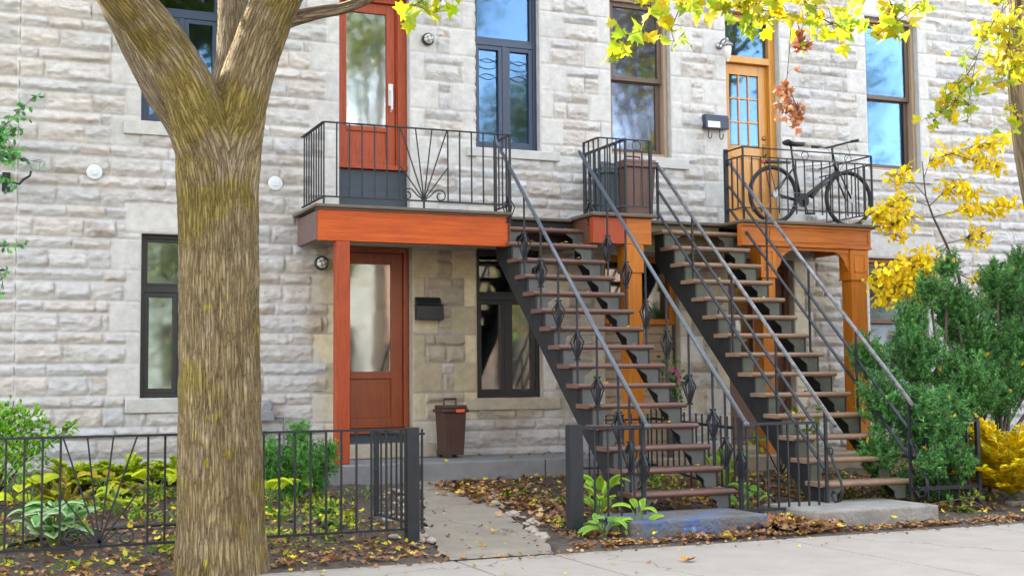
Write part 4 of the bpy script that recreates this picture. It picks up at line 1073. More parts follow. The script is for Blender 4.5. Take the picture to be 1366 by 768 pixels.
# ------------------------------------------------------------------ bins
def bin_(label, x, y, z, m, wd=.32, dp=.34, h=.58, sticker=False, open_lid=False):
    t = thing('wheeled_bin', label, 'bin', (x, y, z))
    b = MB(); w0, w1, d0, d1 = wd * .40, wd * .47, dp * .38, dp * .47
    v = [(x - w0, y - d0, z + .03), (x + w0, y - d0, z + .03), (x + w0, y + d0, z + .03), (x - w0, y + d0, z + .03),
         (x - w1, y - d1, z + h * .86), (x + w1, y - d1, z + h * .86), (x + w1, y + d1, z + h * .86), (x - w1, y + d1, z + h * .86)]
    b.add(v, [(0, 3, 2, 1), (4, 5, 6, 7), (0, 1, 5, 4), (1, 2, 6, 5), (2, 3, 7, 6), (3, 0, 4, 7)])
    for k in (-.5, 0, .5): b.bar((x + k * w0, y - d0 - .002, z + .10), (x + k * w1, y - d1 - .002, z + h * .84), .012, .012)
    b.build('body', m, t, bevel=.012)
    l = MB().box(x - w1 - .025, x + w1 + .025, y - d1 - .03, y + d1 + .02, z + h * .862, z + h * .93).box(x - w1 - .01, x + w1 + .01, y - d1 - .01, y + d1, z + h * .931, z + h)
    lo = l.build('lid', m, t, bevel=.012)
    MB().tube([(x - wd * .25, y + .02, z + h), (x - wd * .25, y + .02, z + h + .07), (x + wd * .25, y + .02, z + h + .07), (x + wd * .25, y + .02, z + h)], .014, 8).build('handle', m, lo)
    for sg in (-1, 1): MB().lathe((x + sg * (w0 - .03), y + d0, z + .06), (1, 0, 0), [(.06, -.02), (.06, .02)], 16).build('wheel', 'rubber', t)
    if sticker: MB().box(x + .0, x + .10, y - d1 - .036, y - d1 - .0305, z + h * .865, z + h * .925).build('sticker', 'label', lo)
    return t
bin_('small dark brown bin with orange sticker on the ground floor porch', 5.085, -.47, .505, 'bin_brown', .285, .32, .59, True)
bin_('tall reddish brown bin on the balcony behind the ring railing', 7.44, -.55, 3.285, mat('red_brown_bin_plastic', (.13, .065, .048), .5, noise=(9, .35)), .42, .42, .72)
bin_('slim grey blue bin on the balcony beside the brown bin', 7.18, -.36, 3.285, 'bin_grey', .26, .36, .66)

# ------------------------------------------------------------------ bicycle
def bicycle():
    y = -.80; t = thing('bicycle', 'black city bicycle with silver top tube leaning on the upper balcony railing', 'bicycle', (9.87, y, 3.3))
    rw, fw, rr = Vector((9.29, y, 3.66)), Vector((10.44, y, 3.655)), .348
    bb = Vector((9.70, y, 3.60)); seat_t = Vector((9.60, y, 4.06)); head_t = Vector((10.22, y, 4.16)); head_b = Vector((10.27, y, 3.99))
    fr = MB().tube([bb, seat_t], .022).tube([bb, head_b], .034).tube([bb + Vector((0, .03, 0)), rw + Vector((0, .05, 0))], .011).tube([bb - Vector((0, .03, 0)), rw - Vector((0, .05, 0))], .011)
    fr.tube([seat_t - Vector((0, 0, .05)), rw + Vector((0, .05, 0))], .009).tube([seat_t - Vector((0, 0, .05)), rw - Vector((0, .05, 0))], .009).tube([head_b, head_t], .022)
    f = fr.build('frame', 'black', t, smooth=True)
    MB().tube([seat_t - Vector((0, 0, .03)), head_t - Vector((0, 0, .04))], .018).build('top_tube', 'silver', f, smooth=True)
    MB().tube([seat_t, Vector((9.57, y, 4.30))], .013).build('seat_post', 'black', f, smooth=True)
    MB().tube([head_b + Vector((0, .05, 0)), fw + Vector((0, .055, .0))], .012).tube([head_b - Vector((0, .05, 0)), fw - Vector((0, .055, 0))], .012).tube([head_b + Vector((0, .06, 0)), head_b - Vector((0, .06, 0))], .016).build('fork', 'black', t, smooth=True)
    for c in (rw, fw):
        wv = MB().torus(c, (0, 1, 0), rr - .022, .012, 56, 6).build('wheel', 'black', t, smooth=True)
        MB().torus(c, (0, 1, 0), rr - .005, .027, 56, 8).build('tyre', 'rubber', wv, smooth=True)
        s = MB()
        for k in range(28):
            a = 2 * PI * k / 28; e = c + Vector((math.cos(a), 0, math.sin(a))) * (rr - .03); o = Vector((math.cos(a + .5) * .02, .03 * (1 if k % 2 else -1), math.sin(a + .5) * .02))
            s.tube([c + o, e], .0016, 4)
        s.build('spokes', 'chrome', wv)
        MB().lathe(c - Vector((0, .05, 0)), (0, 1, 0), [(.012, 0), (.022, .015), (.016, .05), (.022, .085), (.012, .1)], 12).lathe(c - Vector((0, .055, 0)), (0, 1, 0), [(.055, 0), (.055, .004)], 20).build('hub', 'chrome', wv)
    # saddle: pear-shaped
    sd = MB(); cs = []
    for k in range(9):
        u = k / 8; wdt = .075 * (1 - u) ** .8 + .018; cx = 9.50 + .27 * u; zz = 4.335 - .01 * math.sin(u * PI) + (.012 if k == 0 else 0)
        cs.append([(cx, y + wdt * math.cos(a), zz + .022 * math.sin(a) - (.012 if math.sin(a) < 0 else 0)) for a in [2 * PI * j / 10 for j in range(10)]])
    vs = [p for c in cs for p in c]; fs = [(i * 10 + j, i * 10 + (j + 1) % 10, (i + 1) * 10 + (j + 1) % 10, (i + 1) * 10 + j) for i in range(8) for j in range(10)] + [tuple(range(9, -1, -1)), tuple(range(80, 90))]
    sd.add(vs, fs).build('saddle', 'rubber', t, smooth=True)
    hb = Vector((10.20, y, 4.32))
    h = MB().tube([head_t, hb], .016).tube([hb, hb + Vector((.06, 0, .02))], .014)
    c = hb + Vector((.06, 0, .02)); h.tube([c + Vector((-.22, .20, .01)), c + Vector((-.06, .12, -.01)), c, c + Vector((.07, -.14, .02)), c + Vector((.17, -.24, .04))], .0135)
    h.build('handlebar', 'black', t, smooth=True)
    MB().tube([c + Vector((.10, -.18, .028)), c + Vector((.18, -.245, .042))], .019).build('grip', 'rubber', t, smooth=True); MB().tube([c + Vector((-.23, .205, .01)), c + Vector((-.12, .15, 0))], .019).build('grip', 'rubber', t, smooth=True)
    MB().tube([c + Vector((.12, -.15, .03)), c + Vector((.2, -.3, .01))], .006).tube([c + Vector((-.05, .1, 0)), c + Vector((-.2, .1, -.03))], .006).build('brake_lever', 'chrome', t)
    MB().tube([c + Vector((.1, -.1, .01)), c + Vector((.16, -.08, -.10)), c + Vector((.10, -.04, -.22)), head_b + Vector((.02, -.03, .02))], .0035, 6).tube([c + Vector((-.08, .1, 0)), c + Vector((-.02, .02, -.14)), head_t + Vector((-.03, -.02, -.1))], .0035, 6).build('brake_cable', 'rubber', t)
    MB().torus(bb - Vector((0, .05, 0)), (0, 1, 0), .085, .006, 36, 6).lathe(bb - Vector((0, .06, 0)), (0, 1, 0), [(.08, 0), (.08, .003)], 24).build('chainring', 'black', t)
    MB().tube([bb - Vector((0, .07, 0)), bb + Vector((.05, -.075, -.17))], .010).box(bb.x + .01, bb.x + .10, y - .16, y - .08, bb.z - .185, bb.z - .165).build('crank', 'black', t)
    MB().tube([bb + Vector((0, -.05, .085)), rw + Vector((0, -.05, .035))], .004).tube([bb + Vector((0, -.05, -.085)), rw + Vector((.05, -.05, -.12)), rw + Vector((0, -.05, -.035))], .004).build('chain', 'chrome', t)
    MB().lathe(rw - Vector((0, .055, 0)), (0, 1, 0), [(.05, -.006), (.035, 0)], 20).box(rw.x + .01, rw.x + .05, y - .075, y - .055, rw.z - .16, rw.z - .03).build('derailleur', 'chrome', t)
    rk = Vector((9.10, y, 4.06))
    MB().tube([rk + Vector((.05, .05, 0)), rk + Vector((.5, .05, .02))], .007).tube([rk + Vector((.05, -.05, 0)), rk + Vector((.5, -.05, .02))], .007).tube([rk + Vector((.1, .05, 0)), rw + Vector((0, .06, .02))], .006).tube([rk + Vector((.1, -.05, 0)), rw + Vector((0, -.06, .02))], .006).box(rk.x + .08, rk.x + .42, y - .03, y + .03, rk.z + .006, rk.z + .03).build('rack', 'black', t)
    MB().box(rk.x + .02, rk.x + .06, y - .03, y + .03, rk.z - .01, rk.z + .03).build('rear_light', 'red_lens', t, bevel=.006)
    MB().tube([Vector((9.86, y, 3.66)), Vector((9.99, y, 3.80))], .034, 12).build('bottle', 'black', t)
bicycle()

# ------------------------------------------------------------------ big maple
BASE = Vector((1.72, -4.78, 0))
def lim(pts, y0=-4.78):
    return [(at(px, py, y0 + dy), r) for px, py, dy, r in pts]
def maple():
    t = thing('maple_tree', 'big maple with furrowed mossy trunk forking into heavy limbs in front of the house', 'tree', BASE)
    skel = []
    trunk = [(Vector((1.73, -4.78, -.25)), .40), (Vector((1.73, -4.78, .0)), .345), (Vector((1.725, -4.78, .35)), .312), (Vector((1.715, -4.78, 1.0)), .298), (Vector((1.705, -4.78, 1.7)), .288), (Vector((1.695, -4.78, 2.4)), .287),
             (Vector((1.68, -4.78, 2.9)), .295), (Vector((1.68, -4.78, 3.08)), .285), (Vector((1.685, -4.77, 3.22)), .20)]
    skel.append(trunk)
    left = [(Vector((1.66, -4.79, 2.5)), .24), (Vector((1.62, -4.80, 2.9)), .230), (Vector((1.565, -4.83, 3.2)), .215), (Vector((1.475, -4.87, 3.45)), .195), (Vector((1.32, -4.92, 3.71)), .178), (Vector((1.13, -4.99, 3.93)), .168), (Vector((.92, -5.05, 4.14)), .162), (Vector((.60, -5.15, 4.55)), .155), (Vector((.1, -5.3, 5.3)), .14), (Vector((-.6, -5.5, 6.3)), .11), (Vector((-1.2, -5.7, 7.4)), .07)]
    right = [(Vector((1.73, -4.78, 2.6)), .24), (Vector((1.77, -4.79, 3.0)), .225), (Vector((1.83, -4.82, 3.4)), .20), (Vector((1.91, -4.87, 3.72)), .182), (Vector((2.00, -4.92, 4.0)), .176), (Vector((2.11, -4.96, 4.27)), .172), (Vector((2.34, -5.02, 4.75)), .15), (Vector((2.75, -5.2, 5.6)), .115), (Vector((3.2, -5.4, 6.7)), .085), (Vector((3.5, -5.5, 7.8)), .05)]
    mid = [(Vector((1.72, -4.62, 3.1)), .18), (Vector((1.78, -4.58, 3.5)), .155), (Vector((1.835, -4.52, 3.85)), .128), (Vector((1.85, -4.46, 4.25)), .118), (Vector((1.86, -4.3, 5.2)), .115), (Vector((2.0, -4.1, 6.6)), .09), (Vector((2.1, -3.9, 8.0)), .05)]
    back = [(Vector((1.62, -4.70, 2.75)), .15), (at(250, 178, -4.52), .135), (at(216, 125, -4.42), .125), (at(190, 78, -4.34), .118), (at(160, 20, -4.22), .112), (Vector((.80, -4.0, 4.7)), .105), (Vector((.45, -3.7, 5.6)), .085), (Vector((.2, -3.4, 6.8)), .05)]
    side = [(at(372, 30, -4.9), .075), (at(392, 25, -4.92), .060), (at(425, 17, -4.96), .050), (at(455, 12, -5.0), .046), (at(482, 2, -5.05), .043), (at(515, -14, -5.1), .040), (at(600, -45, -5.2), .036), (at(720, -60, -5.25), .032), (at(860, -62, -5.3), .027), (at(1010, -58, -5.35), .022), (at(1150, -60, -5.4), .016), (at(1260, -50, -5.4), .01)]
    skel += [left, right, mid, back]
    b = MB()
    def smooth(ch, k=5):
        out = []
        n = len(ch)
        for i in range(n - 1):
            p0, p1, p2, p3 = ch[max(i - 1, 0)], ch[i], ch[i + 1], ch[min(i + 2, n - 1)]
            for j in range(k):
                u = j / k
                q = .5 * ((2 * p1[0]) + (p2[0] - p0[0]) * u + (2 * p0[0] - 5 * p1[0] + 4 * p2[0] - p3[0]) * u * u + (-p0[0] + 3 * p1[0] - 3 * p2[0] + p3[0]) * u ** 3)
                out.append((q, p1[1] + (p2[1] - p1[1]) * u))
        out.append(ch[-1]); return out
    segs = []
    lowcut = 5.3
    for c in skel:
        s = smooth(c); segs.append(s)
        low = [q for q in s if q[0].z < lowcut + .3]
        b.tube([q[0] for q in low], [q[1] for q in low], 24)
    me = bpy.data.meshes.new('trunk'); me.from_pydata(b.v, [], b.f)
    bm = bmesh.new(); bm.from_mesh(me); bmesh.ops.recalc_face_normals(bm, faces=bm.faces); bm.to_mesh(me); bm.free()
    o = bpy.data.objects.new('trunk', me); COL.objects.link(o)
    rm = o.modifiers.new('remesh', 'REMESH'); rm.mode = 'VOXEL'; rm.voxel_size = .0125
    sm = o.modifiers.new('smooth', 'SMOOTH'); sm.factor = .5; sm.iterations = 26
    dg = bpy.context.evaluated_depsgraph_get(); ev = o.evaluated_get(dg); m2 = bpy.data.meshes.new_from_object(ev)
    n = len(m2.vertices); V = np.zeros(n * 3); m2.vertices.foreach_get('co', V); V = V.reshape(-1, 3)
    N = np.zeros(n * 3); m2.vertices.foreach_get('normal', N); N = N.reshape(-1, 3)
    # limb coordinates: nearest chain, distance along it, angle round it
    best = np.full(n, 1e9); S = np.zeros(n); A = np.zeros(n); RR = np.zeros(n); LI = np.zeros(n, int)
    wob = (fbm(V[:, 0] * 9 + V[:, 1] * 5, V[:, 2] * 6, 3) - .5) * .30
    def coords(s):
        P = np.array([q[0][:] for q in s]); rad = np.array([q[1] for q in s]); L = P[0][2] + np.concatenate([[0], np.cumsum(np.linalg.norm(np.diff(P, axis=0), axis=1))])
        cb_, cs_, ca_, cr_ = np.full(n, 1e9), np.zeros(n), np.zeros(n), np.zeros(n)
        for i in range(len(P) - 1):
            d = P[i + 1] - P[i]; tt = np.clip(((V - P[i]) @ d) / (d @ d), 0, 1); Q = P[i] + tt[:, None] * d
            dist = np.linalg.norm(V - Q, axis=1); mk = dist < cb_
            dn = d / np.linalg.norm(d); rx = -np.cross(dn, [1, 0, .02]); rx /= np.linalg.norm(rx); ry = np.cross(dn, rx)
            w_ = V - Q; ang = np.arctan2(w_ @ ry, w_ @ rx)
            cb_ = np.where(mk, dist, cb_); cs_ = np.where(mk, L[i] + tt * np.linalg.norm(d), cs_); ca_ = np.where(mk, ang, ca_); cr_ = np.where(mk, rad[i] + (rad[i + 1] - rad[i]) * tt, cr_)
        return cb_ / cr_, cs_, ca_
    _, S0, A0 = coords(segs[0]); S0 = V[:, 2]
    for li, s in enumerate(segs[1:], 1):
        dd_, cs_, ca_ = coords(s); dnorm = dd_ + wob * .4; mk = dnorm < best
        best = np.where(mk, dnorm, best); S = np.where(mk, cs_, S); A = np.where(mk, ca_, A); LI = np.where(mk, li, LI)
    bw = sstep((V[:, 2] - 2.72 + wob * .3) / .62)
    U = A0 * .29 * (1 - bw) + A * .175 * bw; S = S0 * (1 - bw) + S * bw; RR = np.full(n, .29); A = U / .29; LI = np.where(bw < .5, 0, LI)
    # cos/sin wrap so the furrows close round the limb
    def wrap(fn):
        wgt = (A + PI) / (2 * PI); return fn(A) * (1 - sstep((wgt - .9) / .1)) + fn(A - 2 * PI) * sstep((wgt - .9) / .1)
    def bark(ang):
        u = ang * RR * 26 + 1.5 * (vnoise(S * 2.2 + 0 * LI, ang * 3) - .5) + 2.2 * (vnoise(S * 6, ang * RR * 9 + 3) - .5)
        return .65 * ridged(u, S * 2.6, 2) + .35 * ridged(u * 2.1, S * 7, 2)
    H = wrap(bark)
    smoothlimb = np.clip((RR - .10) / .14, .25, 1)
    amp = np.where(LI == 0, 1.0, np.where(LI == 2, .75, .5))
    V = V + N * ((H - .55) * .026 * amp)[:, None]
    m2.vertices.foreach_set('co', V.ravel().astype(np.float32))
    cb = np.array([.235, .178, .095]); cd_ = np.array([.155, .115, .064]); cl = np.array([.30, .245, .18])
    f = sstep((H - .35) / .4)[:, None]; C = cd_ * (1 - f) + cb * f
    big = fbm(A * 1.2 + 3, S * 1.4, 4)[:, None]; C = C * (.75 + .5 * big)
    li_ = sstep((fbm(A * 3 + 9, S * 4 + 2, 4) - .58) / .12)[:, None] * .35; C = C * (1 - li_) + cl * li_
    # moss: yellow-green, on the left flank of the trunk and along the limbs below the fork
    mossn = fbm(V[:, 0] * 4 + V[:, 1] * 3, V[:, 2] * 3 + 1, 4)
    zone = np.clip(np.exp(-((V[:, 2] - 3.45) / .7) ** 2) * 1.2, 0, 1) * .8 + .34 * sstep((1.60 - V[:, 0]) / .2) + .30 * sstep((V[:, 0] - 1.86) / .12)
    moss = (sstep((mossn + zone * .28 - .62) / .18) * .55)[:, None]
    C = C * (1 - moss) + np.array([.185, .140, .012]) * (.6 + .9 * big) * moss
    spot = sstep((fbm(V[:, 0] * 14, V[:, 2] * 9, 3) - .74) / .05)[:, None] * (np.abs(V[:, 0] - 1.62) < .12)[:, None] * .6
    C = C * (1 - spot) + np.array([.36, .30, .015]) * spot
    smooth_l = ((LI == 3) | (LI == 4))[:, None]; C = np.where(smooth_l, C * .5 + np.array([.24, .195, .15]) * .5, C)
    a = m2.attributes.new('Col', 'FLOAT_COLOR', 'POINT'); a.data.foreach_set('color', np.concatenate([np.clip(C, .01, .8), np.ones((n, 1))], 1).astype(np.float32).ravel())
    lv = m2.attributes.new('Limb', 'FLOAT_VECTOR', 'POINT'); lv.data.foreach_set('vector', np.stack([A * RR, S, LI * 0.0], 1).astype(np.float32).ravel())
    m2.materials.clear(); bpy.data.objects.remove(o)
    tr = link('trunk', m2, 'bark', t, smooth=True)
    # upper limbs and branches
    def col_tube(name, ch, par, nn=10):
        s = smooth(ch, 4); mb = MB().tube([q[0] for q in s], [q[1] for q in s], nn); mo = mb.build(name, None, par, smooth=True)
        nv = len(mo.data.vertices); a = mo.data.attributes.new('Col', 'FLOAT_COLOR', 'POINT'); a.data.foreach_set('color', np.tile(np.array([.21, .165, .105, 1], np.float32), nv)); lv = mo.data.attributes.new('Limb', 'FLOAT_VECTOR', 'POINT'); lv.data.foreach_set('vector', np.array([((i % nn) * .02 * 10 / nn, v.co.length, 0) for i, v in enumerate(mo.data.vertices)], np.float32).ravel()); mo.data.materials.append(M['bark']); return mo
    for c in skel[1:]:
        i0 = max(i for i, q in enumerate(c) if q[0].z < lowcut); col_tube('limb', c[i0:], t)
    col_tube('branch', side, t, 12)
    ends = [c[-1][0] for c in skel[1:]] + [c[-2][0] for c in skel[1:]]
    tips = []
    for e in ends:
        for k in range(5):
            d = Vector((random.uniform(-1, 1), random.uniform(-1, .7), random.uniform(-.1, .8))).normalized() * random.uniform(1.2, 2.4)
            q = e + d; mid_ = e + d * .5 + Vector((0, 0, .15)); tips += [mid_, q]
            col_tube('branch', [(e, .035), (mid_, .022), (q, .008)], t, 6)
    # crown leaves above the picture
    P = []; 
    for q in tips:
        if q.z < 5.6: continue
        k = 150; P.append(np.array(q[:]) + rng.normal(0, .45, (k, 3)) * np.array([1, 1, .7]))
    P = np.concatenate(P); P = P[P[:, 2] > 5.2]; k = len(P)
    scatter('crown', T_MAPLE, P, rdir(k, -.6), rng.uniform(.10, .17, k), palette(k, [(.40, .36, .02), (.28, .34, .03), (.48, .36, .015), (.20, .28, .03)], .2), 'leaf_thin', t)
    return t, col_tube
TREE, col_tube = maple()

# sprays of leaves that hang into the picture, on twigs off the side branch
YEL = [(.50, .42, .012), (.42, .40, .02), (.34, .40, .02), (.55, .40, .01), (.26, .36, .02)]
def hang_spray(parent, start, pts_px, Y, n, spread, size, pal, wts=None, name='leaves', twig=.006, down=-.5, tmpl=T_MAPLE, m='leaf_thin'):
    """a twig through pixel points, leaves round it"""
    ch = [(Vector(start), twig * 1.6)] if start is not None else []
    q = [at(px, py, Y + random.uniform(-.12, .12)) for px, py in pts_px]
    ch += [(p, twig * (1 - .6 * i / max(1, len(q)))) for i, p in enumerate(q)]
    pt = MB().tube([c[0] for c in ch], [c[1] for c in ch], 6)
    P = []; seg = [np.array(p[:]) for p in q]
    for i in range(n):
        if len(seg) == 1: p = seg[0]
        else:
            u = random.random() * (len(seg) - 1); k = min(int(u), len(seg) - 2); p = seg[k] + (seg[k + 1] - seg[k]) * (u - k)
        P.append(p + rng.normal(0, 1, 3) * np.array([spread, spread, spread * .8]))
    P = np.array(P); D = rdir(n, down)
    D[:, 1] *= .5
    for p in P[:70]:
        j = min(range(len(seg)), key=lambda k: ((seg[k] - p) ** 2).sum()); o_ = seg[j] if j == 0 or random.random() < .4 else seg[j] + (seg[j - 1] - seg[j]) * random.random() * .6
        pt.tube([tuple(o_), tuple((o_ + p) / 2 + np.array([0, 0, .02])), tuple(p)], [.0028, .002, .0012], 4)
    tw = pt.build('twig', 'stem', parent, smooth=True)
    return scatter(name, tmpl, P, D, rng.uniform(.7, 1.1, n) * size, palette(n, pal, .15, wts), m, tw, roll=.75)

sb = [at(600, -45, -5.2), at(860, -62, -5.3), at(1010, -58, -5.35), at(1150, -60, -5.4)]
LIME = [(.36, .42, .02), (.30, .40, .02), (.44, .44, .02)]
hang_spray(TREE, sb[0], [(575, -8), (552, 8)], -5.1, 16, .09, .15, LIME)
hang_spray(TREE, sb[0], [(600, -20), (588, 2)], -5.1, 8, .07, .13, LIME)
hang_spray(TREE, sb[1], [(868, -20), (868, 15), (860, 40), (835, 48), (828, 70)], -5.2, 24, .075, .15, YEL)
hang_spray(TREE, sb[1], [(900, -20), (905, 15), (895, 40), (900, 58)], -5.15, 11, .075, .15, LIME)
hang_spray(TREE, sb[1], [(925, -25), (935, 4), (925, 10)], -5.2, 16, .09, .15, YEL)
hang_spray(TREE, sb[2], [(985, -20), (985, 10), (1010, 14), (1050, 16)], -5.25, 44, .10, .15, YEL)
hang_spray(TREE, sb[2], [(1010, 0), (1000, 35), (990, 48)], -5.2, 7, .05, .13, LIME)
hang_spray(TREE, sb[2], [(1060, -20), (1085, 20), (1110, 32), (1130, 28)], -5.3, 50, .11, .15, YEL)
hang_spray(TREE, sb[3], [(1180, -20), (1195, 25), (1170, 48)], -5.3, 30, .09, .14, YEL)
hang_spray(TREE, sb[3], [(1240, -30), (1228, 5), (1195, 30)], -5.3, 22, .09, .14, LIME)
DRY = [(.42, .17, .07), (.34, .13, .055), (.48, .22, .10)]
hang_spray(TREE, at(1062, 20, -5.25), [(1068, 50), (1066, 66)], -5.25, 14, .03, .085, DRY, name='dry_leaves', tmpl=T_CRISP, m='dryleaf', twig=.004)
hang_spray(TREE, at(1055, 40, -5.25), [(1050, 100), (1047, 125), (1045, 150)], -5.25, 24, .032, .09, DRY, name='dry_leaves', tmpl=T_CRISP, m='dryleaf', twig=.004)
hang_spray(TREE, at(1050, 118, -5.25), [(1060, 135), (1066, 148), (1062, 165)], -5.25, 24, .032, .09, DRY, name='dry_leaves', tmpl=T_CRISP, m='dryleaf', twig=.004)

# ------------------------------------------------------------------ right-hand trees and shrubs
def right_maple():
    Y = -3.0; t = thing('maple_tree', 'leaning grey tree trunk at the right edge with hanging yellow leaves', 'tree', (11.9, Y, 0))
    ch = [(Vector((12.0, Y, -.1)), .17), (Vector((11.75, Y, 1.5)), .155), (Vector((11.5, Y, 2.9)), .145), (Vector((11.29, Y, 3.9)), .140), (Vector((11.22, Y, 4.8)), .135), (Vector((11.24, Y, 5.8)), .13), (Vector((11.4, Y, 7.2)), .10), (Vector((11.5, Y, 8.6)), .05)]
    col_tube('trunk', ch, t, 16)
    rc = []
    for a, b_, c in (((11.25, Y, 5.5), (10.9, -3.3, 5.9), (10.2, -3.7, 6.1)), ((11.24, Y, 5.3), (11.0, -3.6, 5.6), (10.7, -4.1, 5.5)), ((11.3, Y, 6.5), (12.2, -3.4, 7.2), (13, -3.7, 7.6)), ((11.4, Y, 7.2), (10.6, -2.6, 7.9), (9.9, -2.8, 8.4))):
        col_tube('branch', [(Vector(a), .05), (Vector(b_), .03), (Vector(c), .012)], t, 8); rc.append(Vector(c)); rc.append(Vector(b_))
    P = np.concatenate([np.array(q[:]) + rng.normal(0, .5, (130, 3)) for q in rc]); P = P[P[:, 2] > 6.1]; k = len(P)
    scatter('crown', T_MAPLE, P, rdir(k, -.5), rng.uniform(.09, .14, k), palette(k, YEL, .2), 'leaf_thin', t)
    s = at(1350, -30, -3.6)
    hang_spray(t, s, [(1340, 0), (1330, 40), (1350, 80), (1335, 110)], -3.6, 90, .13, .12, YEL)
    hang_spray(t, s, [(1355, 10), (1345, 60), (1360, 110)], -3.7, 80, .12, .12, [(.55, .46, .04), (.5, .42, .02)])
    hang_spray(t, at(1345, 5, -3.6), [(1325, 30), (1310, 55), (1302, 80), (1296, 110), (1292, 140), (1290, 165)], -3.6, 60, .10, .10, YEL, down=-.2)
    hang_spray(t, at(1300, 85, -3.6), [(1290, 100), (1275, 115), (1262, 130)], -3.6, 36, .08, .10, YEL)
    hang_spray(t, at(1296, 110, -3.6), [(1275, 135), (1255, 150), (1245, 162)], -3.6, 36, .08, .10, YEL)
    hang_spray(t, at(1340, 60, -3.6), [(1352, 140), (1362, 170)], -3.6, 12, .06, .11, YEL)
right_maple()

def yellow_sapling():
    Y = -1.7; t = thing('sapling', 'slender young tree with flat sprays of golden yellow leaves behind the yew', 'tree', at(1290, 560, Y))
    root = at(1300, 560, Y); root.z = .25
    st = [(root, .028), (at(1292, 430, Y), .024), (at(1278, 365, Y), .020), (at(1262, 325, Y), .016), (at(1245, 290, Y), .013), (at(1235, 262, Y), .010), (at(1230, 215, Y), .006)]
    MB().tube([c[0] for c in st], [c[1] for c in st], 8).build('trunk', 'stem', t, smooth=True)
    GOLD = [(.86, .62, .004), (.80, .52, .004), (.88, .68, .008), (.78, .60, .008)]
    def flat(start, pts, n, sp=.07, sz=.10): 
        return hang_spray(t, at(*start, Y), pts, Y, int(n * 2.1), sp, sz, GOLD, tmpl=T_OVAL, m='leaf', down=-.35, twig=.004)
    flat((1235, 262), [(1215, 240), (1195, 235), (1215, 225)], 34)
    flat((1232, 240), [(1240, 215), (1270, 205), (1310, 195), (1345, 185)], 110, .065)
    flat((1270, 205), [(1300, 215), (1335, 222)], 50)
    flat((1240, 275), [(1260, 255), (1280, 248), (1300, 260)], 60)
    flat((1245, 290), [(1280, 280), (1320, 278), (1352, 272)], 100, .06)
    flat((1240, 275), [(1210, 265), (1185, 278), (1170, 290)], 80)
    flat((1245, 290), [(1215, 290), (1190, 300), (1195, 315)], 60)
    flat((1262, 325), [(1290, 318), (1310, 312)], 36)
    flat((1262, 325), [(1235, 340), (1210, 350), (1185, 365), (1165, 375)], 130, .075)
    flat((1240, 345), [(1215, 370), (1190, 390), (1175, 402)], 110, .075)
    flat((1262, 330), [(1250, 350), (1235, 375), (1205, 398)], 150, .085)
    flat((1278, 365), [(1300, 375), (1325, 372)], 36)
    flat((1290, 420), [(1320, 410), (1350, 400)], 14)
yellow_sapling()

def needles(name, tips, dirs, parent, ln=.22, per=34, nl=.028, pal=None, m='needle'):
    P = []; D = []; n = len(tips)
    for tp, d in zip(tips, dirs):
        d = d / np.linalg.norm(d); u = rng.random(per) ** .8; b = tp - d * ln
        P.append(b + d * (u * ln)[:, None] + rng.normal(0, .006, (per, 3))); x = rng.normal(0, 1, (per, 3)); x -= (x @ d)[:, None] * d; x /= np.linalg.norm(x, axis=1, keepdims=True)
        D.append(x + d * .75)
    P = np.concatenate(P); D = np.concatenate(D); k = len(P)
    tint = np.repeat(rng.normal(0, .22, n), per)[:, None]
    return scatter(name, (T_NEEDLE[0] * np.array([2.8, 1, 1]), T_NEEDLE[1]), P, D, rng.uniform(.8, 1.2, k) * nl, np.clip(palette(k, pal, .12) * (1 + tint), .004, .8), m, parent, roll=.8)

